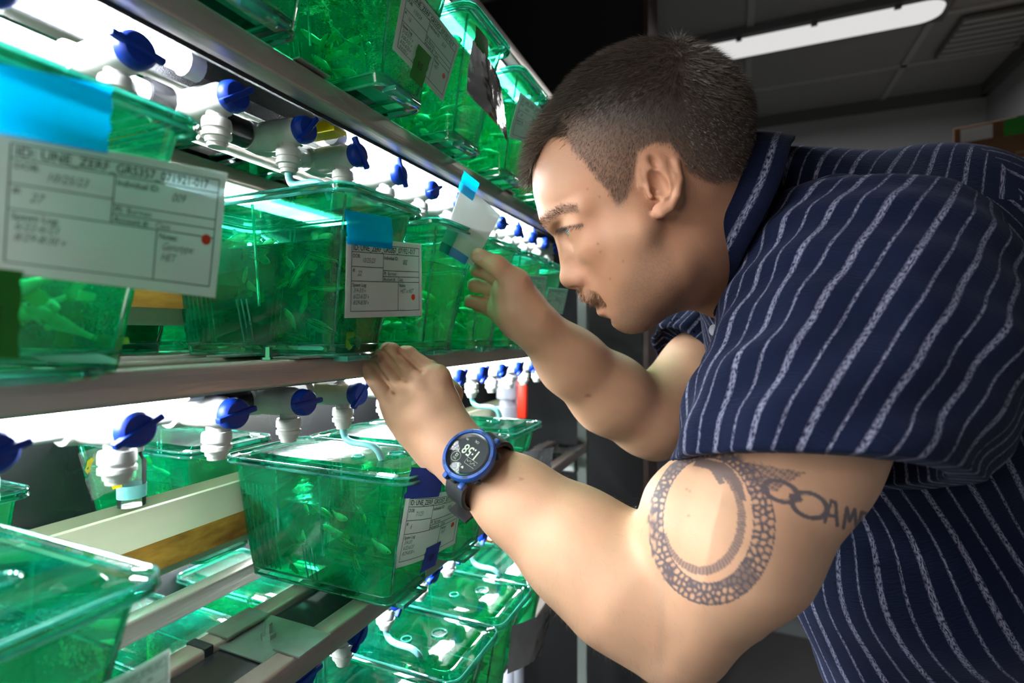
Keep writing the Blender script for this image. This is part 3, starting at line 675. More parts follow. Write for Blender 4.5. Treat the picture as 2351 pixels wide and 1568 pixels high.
def fish(loc, d, size, kind, label, group, roll=0):
    r = empty('zebrafish', (0, 0, 0), label=label, cat='fish', group=group)
    x = Vector(d).normalized(); zc = Vector((0, 0, 1)); y = zc.cross(x).normalized(); z = x.cross(y)
    mt = Matrix((x, y, z)).transposed().to_4x4() @ Matrix.Rotation(roll, 4, 'X'); r.matrix_world = Matrix.Translation(Vector(loc)) @ mt @ Matrix.Scale(size, 4)
    for nme, me in FISH[kind].items(): link(nme, me, None, r, False)
    return r
rnd = random.Random(7)
def px_fish(y, lst, label, group):
    for (u, v, hx, hz, hy, size, kind, lb) in lst:
        fish(PY(u, v, y + rnd.uniform(-.004, .004) + hy), (hx, rnd.uniform(-.3, .3), hz), size, kind, lb or label, group, rnd.uniform(-.2, .2))
# middle tank: (u, v, heading right/left, heading up, offset along the rack, size, kind, own label)
px_fish(.375, [
    (690, 617, -.50, -.86, -.006, 1.15, 0, 'dark striped fish diving steeply at the centre of the middle tank'),
    (740, 752, -1, .36, -.006, 1.15, 0, 'large spotted-stripe fish heading left just below the card'),
    (655, 646, -1, -.42, -.008, .8, 2, 'short striped fish beside the thin rod in the middle tank'),
    (738, 590, -1, .28, .0, .95, 0, 'striped fish passing left behind the upper edge of the card'),
    (752, 660, 1, .02, .0, .95, 0, 'pale striped fish heading right beside the card'),
    (683, 773, 1, -.2, -.004, .72, 0, 'small striped fish heading right near the tank floor'),
    (740, 544, 1, .1, .0, .7, 3, 'silvery fish just below the water line next to the card')], None, 'fish in the sharp middle tank')
px_fish(.382, [(575, 580, 1, -.35, 0, .95, 1, None), (600, 592, 1, -.4, 0, .9, 3, None), (572, 655, -.9, .5, 0, .9, 1, None), (545, 690, .4, -.9, 0, .9, 1, None), (560, 640, .6, .8, 0, .8, 3, None), (545, 545, 1, .1, 0, 1, 3, None),
    (532, 803, 1, .05, 0, 1.1, 3, None), (505, 735, -.6, -.7, 0, .8, 1, None), (670, 735, -.6, .7, 0, .8, 1, None), (660, 600, .8, -.6, 0, .8, 3, None), (700, 690, -.3, -.8, 0, .8, 1, None), (790, 790, 1, .1, 0, .8, 3, None), (800, 776, -1, .2, 0, .8, 1, None), (610, 560, 1, .2, 0, .8, 1, None)],
    'pale yellow-green fish drifting in the sharp middle tank', 'fish in the sharp middle tank')
px_fish(.449, [
    (822, 1312, -.45, .9, -.006, .95, 2, 'dark fish swimming upward near the floor corner of the tank below the watch'),
    (735, 1170, .75, -.5, 0, .9, 0, 'striped fish heading down to the right in the tank below the watch'),
    (830, 1178, .7, -.7, 0, .85, 2, 'striped fish behind the side rod of the tank below the watch'),
    (800, 1250, -1, .05, 0, 1.0, 0, 'fine-striped fish hovering low in the tank below the watch')], None, 'fish in the tank below the watch')
px_fish(.449, [(665, 1222, .7, -.6, 0, .95, 1, None), (690, 1218, .5, -.8, 0, .7, 3, None), (775, 1185, 1, 0, 0, .9, 1, None), (870, 1255, 1, -.2, 0, .9, 1, None), (670, 1300, 1, -.4, 0, .8, 1, None), (700, 1160, -1, .4, 0, .9, 1, None), (760, 1215, -1, .2, 0, .8, 3, None)],
    'pale green fish loitering in the tank below the watch', 'fish in the tank below the watch')
px_fish(.418, [(800, 100, .9, .35, 0, .9, 3, None), (735, 110, .6, .5, 0, .9, 1, None), (790, 165, .9, -.3, 0, .9, 3, None), (745, 150, -.7, .6, 0, .9, 1, None), (830, 120, .2, -.95, 0, .7, 1, None), (770, 190, 1, -.5, 0, .8, 3, None), (722, 175, -.6, -.5, 0, .7, 1, None), (760, 130, .8, .2, 0, .9, 1, None), (790, 14, 1, .2, 0, .9, 3, None), (790, 200, .6, -.7, 0, .7, 1, None),
    (760, 90, 1, .4, 0, .9, 3, None)], 'yellow-green fish crowding the left upper tank', 'fish in the left upper tank')
def rand_fish(tk, n, label, group, kinds=(1, 3), size=(.75, 1.0), seed=3):
    rr = random.Random(seed); o = tk.location
    for k in range(n):
        loc = (o.x - rr.uniform(.022, .12), o.y + rr.uniform(-.016, .016), o.z + rr.uniform(.026, .082))
        a = rr.uniform(0, 2 * PI); fish(loc, (math.cos(a), math.sin(a) * .6, rr.uniform(-.5, .5)), rr.uniform(*size), rr.choice(kinds), label, group)
rand_fish(tM0, 9, 'blurred pale fish low in the nearest tank', 'fish in the nearest tank', (3, 1), (1.0, 1.25), 5)
rand_fish(tM2, 15, 'yellow-green fish in the tank behind the lifted card', 'fish in the tank behind the lifted card', seed=8)
rand_fish(tM3, 8, 'fish in the deep teal tank behind the fingers', 'fish in the deep teal tank', seed=9)
rand_fish(tM4, 6, 'small blurred fish in the teal tank beside the nose', 'fish in the teal tank beside the nose', seed=10)
rand_fish(tU2, 13, 'yellow-green fish in the second upper tank', 'fish in the second upper tank', seed=11)
rand_fish(tU3, 12, 'blurred yellow fish low in the third upper tank', 'fish in the third upper tank', seed=12)
rand_fish(tU1, 6, 'yellow-green fish in the lower front of the left upper tank', 'fish in the left upper tank', seed=13)
rand_fish(tL0, 8, 'dark green fish in the bottom left tank', 'fish in the bottom left tank', seed=14)
rand_fish(tL2, 6, 'fish in the tank hidden by hand and watch', 'fish in the tank behind the watch', seed=15)
rand_fish(tL3, 5, 'fish in the tank at the right end of the lower shelf', 'fish in the right lower tank', seed=16)
rand_fish(tLL[4], 8, 'fish in the fifth tank of the lowest shelf', 'fish in the lowest shelf tanks', seed=17)
rand_fish(tLL[3], 5, 'fish in the fourth tank of the lowest shelf', 'fish in the lowest shelf tanks', seed=19)
bt = [t for t in tanks if 'far side of the lower shelf, behind' in t['label']][0]
rr = random.Random(18)
for k in range(9):
    fish((bt.location.x + rr.uniform(.02, .16), bt.location.y + rr.uniform(-.03, .03), bt.location.z + rr.uniform(.03, .09)), (rr.uniform(-1, 1), .3, rr.uniform(-.6, .6)), .9, 1, 'dark green fish in the far-side tank behind the valve outlet', 'fish in the far-side tank')

# ---------------- the person: implicit surfaces in camera-aligned metres (right, up, depth) ----------------
def c(u, v, t): return np.array([(u - CU) / FPX * t, (HV - v) / FPX * t, t])
D0 = np.array([.2155, .2626, .9407]); D0 /= np.linalg.norm(D0)
def orth(v, *bs):
    v = np.array(v, float)
    for b in bs: v = v - b * v.dot(b)
    return v / np.linalg.norm(v)
E1 = orth((-.81, -.585, 0), D0); E2 = orth((-.585, .81, 0), D0, E1)
K = .5 / FPX
def h(u, v, s=0): return c(u, v, .5) + D0 * s * K        # s in pixel units, negative = towards the lens
HB = np.stack([E1, E2, D0])
def cap(a, b, ra, rb, k=.01, op='u'):
    a, b = np.array(a, float), np.array(b, float); r = max(ra, rb)
    return dict(t='cap', a=a, b=b, ra=ra, rb=rb, k=k, op=op, lo=np.minimum(a, b) - r, hi=np.maximum(a, b) + r)
def ell(cn, rad, k=.01, op='u', basis=HB):
    cn = np.array(cn, float); rad = np.array(rad, float); r = rad.max()
    return dict(t='ell', c=cn, r=rad, B=basis, k=k, op=op, lo=cn - r, hi=cn + r)
I3 = np.eye(3)
def pd(p, X):
    if p['t'] == 'cap':
        ab = p['b'] - p['a']; L2 = ab.dot(ab) + 1e-12; q = X - p['a']; tt = np.clip(q @ ab / L2, 0, 1)
        d = q - tt[:, None] * ab; return np.sqrt((d * d).sum(1)) - (p['ra'] + (p['rb'] - p['ra']) * tt)
    q = (X - p['c']) @ p['B'].T; a = q / p['r']; k0 = np.sqrt((a * a).sum(1)) + 1e-9; b = a / p['r']; k1 = np.sqrt((b * b).sum(1)) + 1e-9
    return k0 * (k0 - 1) / k1
def field(prims, X, extra=None):
    lo, hi = X.min(0), X.max(0); f = np.full(len(X), .25, np.float64)
    for p in prims:
        m = .03 + p['k']
        if (p['lo'] > hi + m).any() or (p['hi'] < lo - m).any(): continue
        d = pd(p, X); k = p['k']
        if p['op'] == 'u':
            hh = np.clip(.5 + .5 * (f - d) / k, 0, 1); f = f * (1 - hh) + d * hh - k * hh * (1 - hh)
        elif p['op'] == 's':
            hh = np.clip(.5 - .5 * (f + d) / k, 0, 1); f = f * (1 - hh) - d * hh + k * hh * (1 - hh)
        elif p['op'] == 'i':
            hh = np.clip(.5 - .5 * (d - f) / k, 0, 1); f = f * hh + d * (1 - hh) + k * hh * (1 - hh)
    if extra is not None: f = f + extra(X)
    return f
def nets(fn, lo, hi, res, B=12, reach=1.0):
    """surface nets over the box lo..hi; fn(points)->distance"""
    lo = np.array(lo, float); hi = np.array(hi, float); nb = np.maximum(1, np.ceil((hi - lo) / (res * B)).astype(int)); n = nb * B + 1
    G = np.full(n, .25, np.float32); off = np.stack(np.meshgrid(*[np.arange(B + 1)] * 3, indexing='ij'), -1).reshape(-1, 3)
    cb = np.stack(np.meshgrid(*[np.arange(k) for k in nb], indexing='ij'), -1).reshape(-1, 3)
    ctr = lo + (cb + .5) * B * res; fc = np.concatenate([fn(ctr[i:i + 4000]) for i in range(0, len(ctr), 4000)]) if len(ctr) < 200 else None
    rad = B * res * .87 * 1.5 + .004
    if fc is None:
        fc = np.empty(len(ctr)); key = (cb // 5); ids = key[:, 0] * 10000 + key[:, 1] * 100 + key[:, 2]
        for q in np.unique(ids): m = ids == q; fc[m] = fn(ctr[m])
    for (i, j, k), d in zip(cb, fc):
        sl = (slice(i * B, i * B + B + 1), slice(j * B, j * B + B + 1), slice(k * B, k * B + B + 1))
        if abs(d) < rad * reach: G[sl] = fn(lo + (off + np.array([i, j, k]) * B) * res).reshape(B + 1, B + 1, B + 1)
        elif d < 0:
            G[sl] = np.where(G[sl] == np.float32(.25), -.25, G[sl])
    S = G < 0; x = S[:-1, :-1, :-1].astype(np.int8)
    cnt = sum(S[a:n[0] - 1 + a, b:n[1] - 1 + b, e:n[2] - 1 + e].astype(np.int8) for a in (0, 1) for b in (0, 1) for e in (0, 1))
    act = (cnt > 0) & (cnt < 8); idx = np.argwhere(act); ID = np.full(act.shape, -1, np.int64); ID[act] = np.arange(len(idx))
    acc = np.zeros((len(idx), 3)); num = np.zeros(len(idx))
    cr = [(a, b, e) for a in (0, 1) for b in (0, 1) for e in (0, 1)]
    for p in cr:
        for ax in range(3):
            if p[ax] == 0:
                q = list(p); q[ax] = 1
                g0 = G[idx[:, 0] + p[0], idx[:, 1] + p[1], idx[:, 2] + p[2]].astype(float); g1 = G[idx[:, 0] + q[0], idx[:, 1] + q[1], idx[:, 2] + q[2]].astype(float)
                m = (g0 < 0) != (g1 < 0); t = np.where(m, g0 / np.where(m, g0 - g1, 1), 0); pt = np.array(p, float)[None] + np.zeros((len(idx), 3)); pt[:, ax] = t
                acc[m] += pt[m]; num[m] += 1
    V = lo + (idx + acc / np.maximum(num, 1)[:, None]) * res; F = []
    for ax in range(3):
        sh = [0, 0, 0]; a1, a2 = [(1, 2), (2, 0), (0, 1)][ax]
        A = S[tuple(slice(None, -1) if i == ax else slice(1, -1) for i in range(3))]; Bb = S[tuple(slice(1, None) if i == ax else slice(1, -1) for i in range(3))]
        e = np.argwhere(A != Bb); inside = A[A != Bb]; base = e.copy()
        for i in range(3):
            if i != ax: base[:, i] += 1
        def cid(d1, d2):
            q = base.copy(); q[:, a1] += d1; q[:, a2] += d2; return ID[q[:, 0], q[:, 1], q[:, 2]]
        q4 = np.stack([cid(-1, -1), cid(0, -1), cid(0, 0), cid(-1, 0)], 1); q4[~inside] = q4[~inside][:, ::-1]; F.append(q4[(q4 >= 0).all(1)])
    return V, np.concatenate(F)
RZ = np.array([[Rv.x, Rv.y, Rv.z], [0, 0, 1], [Fv.x, Fv.y, Fv.z]])
def to_world(V): return V @ RZ + np.array([CAM.x, CAM.y, CAM.z])
def mesh_np(name, V, F, mat, parent=None, attrs=None, world=True):
    me = bpy.data.meshes.new(name); Wv = to_world(V) if world else V
    me.vertices.add(len(Wv)); me.vertices.foreach_set('co', Wv.astype(np.float32).ravel()); k = F.shape[1]
    me.loops.add(F.size); me.polygons.add(len(F)); me.loops.foreach_set('vertex_index', F.astype(np.int32).ravel())
    me.polygons.foreach_set('loop_start', np.arange(0, F.size, k, dtype=np.int32)); me.polygons.foreach_set('loop_total', np.full(len(F), k, np.int32))
    me.update(calc_edges=True); me.validate()
    for nm, arr in (attrs or {}).items():
        if arr.ndim == 2: a = me.attributes.new(nm, 'FLOAT_COLOR', 'POINT'); a.data.foreach_set('color', np.concatenate([arr, np.ones((len(arr), 1))], 1).astype(np.float32).ravel())
        else: a = me.attributes.new(nm, 'FLOAT', 'POINT'); a.data.foreach_set('value', arr.astype(np.float32))
    me.shade_smooth(); me.materials.append(mat); o = bpy.data.objects.new(name, me); COL.objects.link(o)
    if parent: o.parent = parent
    return o
def proj(V): return np.stack([CU + FPX * V[:, 0] / V[:, 2], HV - FPX * V[:, 1] / V[:, 2]], 1)
def vnoise(X, s, seed=0):
    r = np.random.RandomState(seed); out = np.zeros(len(X)); tot = 0
    for o in range(3):
        for j in range(4):
            d = r.normal(size=3); d /= np.linalg.norm(d); ph = r.uniform(0, 6.28); w = .5 ** o
            out += w * np.sin(X @ d * s * 2 ** o * r.uniform(.7, 1.3) + ph); tot += w
    return out / tot * 2

px = K
def E(u, v, s, a, b, l, k, op='u'): return ell(h(u, v, s), (a * px, b * px, l * px), k * px, op)
def Cc(p, q, ra, rb, k, op='u'): return cap(h(*p), h(*q), ra * px, rb * px, k * px, op)
HEAD = [
    E(1470, 348, 0, 235, 222, 178, 20), E(1505, 330, 0, 190, 195, 172, 40),
    E(1372, 432, 0, 143, 148, 132, 60), Cc((1268, 500, -12), (1268, 500, 12), 24, 24, 30), Cc((1275, 503, -34), (1345, 478, -105), 15, 20, 24), Cc((1275, 503, 34), (1345, 478, 105), 15, 20, 24),
    E(1425, 560, 0, 112, 150, 122, 50),
    Cc((1398, 560, -78), (1470, 520, -126), 34, 30, 60), Cc((1398, 560, 78), (1470, 520, 126), 34, 30, 60), E(1478, 600, 0, 85, 100, 126, 60),
    E(1410, 655, 0, 62, 62, 70, 40),
    Cc((1448, 706, -22), (1448, 706, 22), 44, 44, 34), Cc((1455, 700, -34), (1535, 610, -92), 40, 42, 60), Cc((1455, 700, 34), (1535, 610, 92), 40, 42, 60),
    Cc((1480, 680, 0), (1580, 590, 0), 58, 84, 40), E(1440, 620, 0, 70, 90, 108, 40),
    # nose
    Cc((1292, 548, 0), (1310, 632, 0), 12, 18, 16), Cc((1312, 560, 0), (1334, 630, 0), 20, 30, 30), E(1307, 638, 0, 21, 22, 24, 14), Cc((1312, 641, 0), (1345, 655, 0), 15, 12, 12),
    E(1331, 636, -25, 19, 17, 13, 9), E(1331, 636, 25, 19, 17, 13, 9),
    E(1320, 656, -13, 10, 5, 6, 5, 's'), E(1320, 656, 13, 10, 5, 6, 5, 's'),
    # mouth
    E(1356, 680, 0, 18, 13, 46, 12), E(1348, 672, 0, 16, 16, 36, 12), E(1388, 708, 0, 20, 13, 42, 10), Cc((1362, 696, 0), (1382, 690, 0), 2, 2, 6, 's'), Cc((1366, 697, -30), (1392, 688, -52), 2.5, 2, 8, 's'), Cc((1366, 697, 30), (1392, 688, 52), 2.5, 2, 8, 's'),
    E(1408, 726, 0, 14, 6, 34, 14, 's'),
]
for sg in (-1, 1):
    HEAD += [E(1302, 533, sg * 66, 20, 23, 32, 30, 's'),
             E(1334, 516, sg * 65, 30, 30, 34, 18), Cc((1350, 520, sg * 84), (1366, 556, sg * 84), 18, 24, 34), Cc((1300, 512, sg * 40), (1342, 502, sg * 104), 9, 9, 10), E(1303, 533, sg * 67, 16, 8, 25, 3, 's')]
# ear, near and far
def ear(sg):
    s0 = 150
    def q(u, v, s): return h(1450 + (u - 1450) / 1.15, 430 + (v - 430) / 1.15, sg * s)
    rim = [(1474, 425, 154), (1466, 392, 158), (1474, 358, 163), (1500, 338, 167), (1530, 345, 171), (1550, 375, 175), (1557, 412, 177), (1552, 448, 174), (1538, 476, 170), (1518, 490, 166)]
    out = [ell(q(1514, 412, 160), (34 * px, 68 * px, 17 * px), 8 * px, 'u')]
    Eb = np.stack([E1, E2, D0])
    for a, b in zip(rim[:-1], rim[1:]): out.append(cap(q(*a), q(*b), 9 * px, 9 * px, 3 * px))
    out += [cap(q(1520, 365, 168), q(1540, 410, 176), 8 * px, 9 * px, 7 * px), cap(q(1540, 410, 176), q(1526, 455, 170), 9 * px, 8 * px, 7 * px), cap(q(1520, 365, 168), q(1496, 362, 166), 6 * px, 6 * px, 6 * px),
            ell(q(1516, 482, 164), (17 * px, 15 * px, 9 * px), 8 * px), cap(q(1488, 430, 160), q(1494, 450, 160), 8 * px, 7 * px, 8 * px),
            ell(q(1510, 420, 176), (16 * px, 30 * px, 19 * px), 6 * px, 's'), ell(q(1503, 438, 165), (8 * px, 9 * px, 14 * px), 5 * px, 's'), ell(q(1500, 372, 180), (7 * px, 14 * px, 10 * px), 8 * px, 's'), cap(q(1534, 372, 184), q(1544, 430, 188), 3 * px, 3 * px, 5 * px, 's')]
    return out
HEAD += ear(-1) + ear(1)
NECK = [cap(h(1560, 470, 0), c(1790, 600, .545), .050, .056, .02), cap(h(1535, 595, 0), c(1715, 672, .545), .034, .038, .03), cap(c(1790, 600, .545), c(1900, 740, .58), .056, .07, .02), E(1560, 570, 0, 75, 100, 112, 60)]

# near arm (his left) and far arm
ELB, WR = c(1538, 1432, .425), c(1075, 1062, .485)
NARM = [cap(c(1975, 720, .46), c(1800, 1030, .415), .072, .063, .015), cap(c(1800, 1030, .415), c(1672, 1235, .405), .063, .061, .015), cap(c(1672, 1235, .405), ELB, .061, .041, .015),
        cap(ELB, c(1430, 1335, .44), .041, .0520, .02), cap(c(1430, 1335, .44), c(1320, 1250, .455), .0520, .0465, .02), cap(c(1320, 1250, .455), c(1190, 1150, .472), .0465, .0355, .02), cap(c(1190, 1150, .472), WR, .0355, .0270, .02),
        cap(c(1660, 1210, .39), c(1600, 1190, .40), .048, .040, .02), ell(c(1595, 1480, .43), (.025, .025, .025), .015, basis=I3), cap(c(1565, 1485, .425), c(1660, 1370, .42), .019, .033, .02)]
def chain(pts, k=.006): return [cap(a, b, ra, rb, k) for (a, ra), (b, rb) in zip(pts[:-1], pts[1:])]
W2, W3 = c(1035, 1020, .488), c(1000, 985, .492)
def offd(p, d): return p + np.array([0, 0, d])
NHAND = [cap(WR, W2, .0270, .0265, .01), cap(offd(W2, .002), c(985, 955, .494), .0265, .0250, .012)]
kn = {'pinky': c(897, 925, .507), 'ring': c(928, 897, .502), 'middle': c(963, 874, .498), 'index': c(1002, 864, .500)}
wr_pts = [c(978, 1000, .498), c(995, 985, .495), c(1010, 975, .494), c(1030, 968, .497)]
for (nm, kk), wp, r in zip(kn.items(), wr_pts, (.0100, .0108, .0112, .0110)): NHAND.append(cap(wp, kk, .0165, r, .012))
NHAND += [cap(c(950, 960, .505), c(1000, 930, .505), .020, .018, .015), cap(c(920, 960, .510), c(990, 1040, .500), .012, .016, .012)]
def finger(k0, pip, mid, tip, r): return chain([(k0, r * 1.08), (pip, r * 1.0)], .0018) + chain([(pip, r * 1.0), (mid, r * .9), (tip, r * .78)], .002)
NHAND += finger(kn['pinky'], c(842, 842, .511), c(836, 838, .530), c(844, 850, .540), .0086)
NHAND += finger(kn['ring'], c(866, 822, .503), c(858, 816, .522), c(864, 830, .535), .0082)
NHAND += finger(kn['middle'], c(899, 808, .501), c(890, 804, .520), c(894, 818, .535), .0088)
NHAND += finger(kn['index'], c(937, 815, .505), c(928, 812, .523), c(928, 826, .536), .0086)
NHAND += chain([(c(1020, 955, .515), .014), (c(1030, 905, .530), .0125), (c(1005, 870, .540), .0108), (c(985, 845, .548), .0095)], .008)
for (u0, v0, u1, v1, t0_, t1_) in ((851, 826, 906, 902, .505, .500), (878, 808, 934, 874, .499, .494), (918, 806, 968, 854, .500, .495)):
    for dz in (-.012, -.009, -.006, -.003): NHAND.append(cap(c(u0, v0, t0_ + dz), c(u1, v1, t1_ + dz), .0021, .0007, .0034, 's'))
for kk, wp in zip(kn.values(), wr_pts): NHAND.append(cap(kk + np.array([.002, -.002, -.0085]), wp * .65 + kk * .35 + np.array([0, 0, -.0105]), .0028, .0022, .008))
# knuckle bumps and tendons
for kk, rr_ in ((kn['pinky'], .010), (kn['ring'], .0112), (kn['middle'], .0122), (kn['index'], .0118)): NHAND.insert(6, ell(kk + np.array([.002, -.002, -.0030]), (rr_ * .95,) * 3, .008, basis=I3))

FELB, FWR = c(1488, 962, .685), c(1222, 742, .602)
FARM = [cap(c(1800, 720, .76), c(1610, 850, .715), .062, .052, .02), cap(c(1610, 850, .715), FELB, .052, .046, .02), cap(FELB, c(1400, 905, .66), .046, .048, .02), cap(c(1400, 905, .66), c(1310, 830, .63), .048, .038, .02), cap(c(1310, 830, .63), FWR, .038, .0268, .02),
        ell(c(1510, 1010, .69), (.026, .026, .026), .014, basis=I3)]
TH = [(c(1208, 700, .600), .020), (c(1185, 650, .592), .0155), (c(1140, 610, .585), .0110), (c(1098, 588, .588), .0092)]
FHAND = [cap(FWR, c(1195, 715, .603), .0262, .026, .012), cap(c(1195, 715, .605), c(1165, 672, .618), .022, .020, .014), cap(c(1185, 738, .612), c(1148, 712, .625), .019, .016, .012), cap(c(1195, 705, .600), c(1180, 670, .595), .022, .018, .014)] + chain(TH, .006)
FHAND += chain([(c(1172, 655, .622), .0115), (c(1128, 632, .628), .0086), (c(1094, 620, .632), .0080), (c(1102, 604, .625), .0072), (c(1106, 590, .612), .0066)], .003)
FHAND += chain([(c(1162, 675, .628), .0115), (c(1122, 664, .640), .0084), (c(1088, 655, .642), .0080), (c(1096, 655, .666), .0074), (c(1110, 655, .676), .0066)], .003)
FHAND += chain([(c(1152, 698, .632), .0110), (c(1116, 698, .642), .0084), (c(1080, 692, .644), .0080), (c(1088, 694, .668), .0074), (c(1104, 694, .678), .0066)], .003)
FHAND += chain([(c(1146, 712, .634), .0105), (c(1120, 708, .652), .0086), (c(1098, 704, .662), .0076)], .004)
TORSO = [cap(c(1930, 760, .60), c(2280, 1200, .62), .09, .11, .02), cap(c(2280, 1200, .62), c(2450, 1640, .62), .11, .12, .02), cap(c(2000, 700, .47), c(1800, 720, .76), .06, .05, .02),
         # legs down to the floor, outside the picture
         ]
BODY = HEAD + NECK + NARM + NHAND + FARM + FHAND + TORSO
def skin_f(X): return field(BODY, X)
def region(lo, hi, res, holes=(), prims=BODY, extra=None):
    V, F = nets(lambda X: field(prims, X, extra), lo, hi, res)
    if holes:
        kill = np.zeros(len(V), bool)
        for a, b in holes: kill |= ((V > np.array(a)) & (V < np.array(b))).all(1)
        F = F[~kill[F].all(1)]
    used = np.unique(F); mp_ = np.full(len(V), -1); mp_[used] = np.arange(len(used)); return V[used], mp_[F]
def bx(pr, pad):
    return np.min([p['lo'] for p in pr], 0) - pad, np.max([p['hi'] for p in pr], 0) + pad
import time as _t
_t0 = _t.time()
hlo, hhi = c(1160, 800, .36) * 1, c(1750, 60, .72) * 1
hb = (np.array([-.012, -.005, .385]), np.array([.232, .275, .62]))
nh = (np.array([-.152, -.135, .455]), np.array([-.030, .0, .575]))
fh = (np.array([-.058, -.004, .560]), np.array([.020, .100, .685]))
ua = (np.array([.105, -.325, .325]), np.array([.30, -.085, .47]))
parts = []
for (a, b), res in ((hb, .00125), (nh, .00115), (fh, .00115), (ua, .0011)): parts.append(region(a, b, res))
sh_ = [(a + .0042, b - .0042) for a, b in (hb, nh, fh, ua)]
parts.append(region((-.16, -.46, .30), (.75, .20, .92), .0034, sh_))
V = np.concatenate([p[0] for p in parts]); o_ = 0; Fl = []
for v_, f_ in parts: Fl.append(f_ + o_); o_ += len(v_)
F = np.concatenate(Fl); print('skin', len(V), round(_t.time() - _t0, 1))

# ---- painting the skin: colour that belongs to the skin (stubble, lips, freckles, tattoo)
def smooth(e0, e1, x): t = np.clip((x - e0) / (e1 - e0), 0, 1); return t * t * (3 - 2 * t)
def inpoly(pts, poly):
    x, y = pts[:, 0], pts[:, 1]; ins = np.zeros(len(pts), bool); n = len(poly)
    for i in range(n):
        x1, y1 = poly[i]; x2, y2 = poly[(i + 1) % n]
        m = ((y1 > y) != (y2 > y)) & (x < (x2 - x1) * (y - y1) / (y2 - y1 + 1e-9) + x1); ins ^= m
    return ins
def dist_poly(pts, poly, closed=True):
    d = np.full(len(pts), 1e9); n = len(poly)
    for i in range(n if closed else n - 1):
        a = np.array(poly[i], float); b = np.array(poly[(i + 1) % n], float); ab = b - a; q = pts - a; t = np.clip(q @ ab / (ab @ ab + 1e-9), 0, 1); d = np.minimum(d, np.hypot(*(q - t[:, None] * ab).T))
    return d
HS = (V - h(1450, 430)) ; hp_s = HS[:, 2] / D0[2]; flat = HS - hp_s[:, None] * D0
headp = np.stack([1450 + flat[:, 0] / K / 1.0, 430 - flat[:, 1] / K], 1)  # approx. profile-plane pixels
lat = np.abs(hp_s) / K
# widen towards the outline as the photograph shows the near side larger
mag = 1 / (1 - np.minimum(lat, 200) * K / .5)
hq = np.stack([1450 + (headp[:, 0] - 1450) * mag, 430 + (headp[:, 1] - 430) * mag], 1)
is_head = (V[:, 2] < .56 + .6 * np.maximum(0, V[:, 0] - .08)) & (V[:, 0] > -.02) & (V[:, 1] > -.02) & (V[:, 0] < .24)
HAIR = [(1205, 425), (1232, 372), (1262, 318), (1290, 318), (1312, 352), (1330, 368), (1352, 398), (1388, 438), (1412, 480), (1428, 478), (1446, 455), (1462, 400), (1470, 350), (1503, 334), (1535, 334), (1556, 360), (1575, 400), (1608, 415), (1640, 428), (1690, 420), (1800, 300), (1700, 40), (1400, 20), (1150, 200)]
hin = inpoly(hq, HAIR); hd = dist_poly(hq, HAIR); hair_m = np.where(hin, smooth(0, 14, hd), 0) * is_head
earm = np.zeros(len(V), bool)
EAR = [(1462, 400), (1468, 350), (1503, 328), (1542, 345), (1564, 390), (1563, 440), (1548, 480), (1528, 498), (1500, 488), (1490, 450)]
earm = is_head & (lat > 148) & inpoly(hq, EAR); hair_m = hair_m * ~earm
base = np.array([.58, .325, .205]); col = np.tile(base, (len(V), 1))
n1 = vnoise(V, 60, 1); n2 = vnoise(V, 260, 2)
col *= (1 + .05 * n1 + .03 * n2)[:, None]; col[:, 0] *= 1 + .03 * vnoise(V, 110, 3)
col[is_head] *= np.array([.80, .70, .66])
def mixc(m, colr): 
    global col
    col = col * (1 - m[:, None]) + np.array(colr) * m[:, None]
JAW = [(1385, 700), (1405, 650), (1440, 590), (1470, 520), (1500, 500), (1560, 560), (1600, 700), (1560, 780), (1430, 790), (1395, 740)]
stub = np.where(inpoly(hq, JAW), smooth(0, 45, dist_poly(hq, JAW)), 0) * is_head
rs = np.random.RandomState(5); spk = rs.rand(len(V))
mixc(stub * (.40 + .14 * (spk > .6)), (.17, .10, .07))
CHIN = [(1372, 700), (1400, 722), (1430, 700), (1500, 690), (1560, 720), (1540, 780), (1420, 775)]
mixc(np.where(inpoly(hq, CHIN), .35 * smooth(0, 20, dist_poly(hq, CHIN)), 0) * is_head, (.17, .11, .075))
LIP = dist_poly(hq, [(1342, 690), (1362, 697), (1392, 692)], False); mixc(smooth(11, 4, LIP) * .5 * is_head * (lat < 60), (.42, .16, .12))
mixc(earm * .35, (.62, .28, .17))
mixc(is_head * smooth(46, 15, dist_poly(hq, [(1300, 640), (1335, 636)], False)) * .25 * (lat < 60), (.66, .30, .20))
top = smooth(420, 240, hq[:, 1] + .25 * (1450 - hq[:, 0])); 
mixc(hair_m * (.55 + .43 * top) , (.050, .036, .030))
# moles
for (u, v, r) in ((1270, 1050, 0),): pass
for (u, v, t, r, a) in ((1583, 1128, .35, 3, .4), (1580, 1184, .35, 3, .5), (1576, 1123, .36, 3, .4), (1195, 1099, .45, 3, .6), (1173, 1116, .45, 3, .4), (1088, 1119, .45, 3, .4), (1240, 1190, .43, 3, .4), (1350, 908, .62, 5, .5), (1578, 904, .68, 4, .5), (1372, 560, .42, 3, .6), (1430, 600, .42, 2.5, .5), (1348, 434, .42, 2.5, .5), (1376, 452, .42, 3, .5), (1378, 578, .42, 2.5, .5), (1400, 640, .42, 2.5, .5)):
    q = proj(V); d = np.hypot(q[:, 0] - u, q[:, 1] - v); mixc(smooth(r + 1.5, r - 1, d) * a * (np.abs(V[:, 2] - t) < .06), (.22, .09, .05))
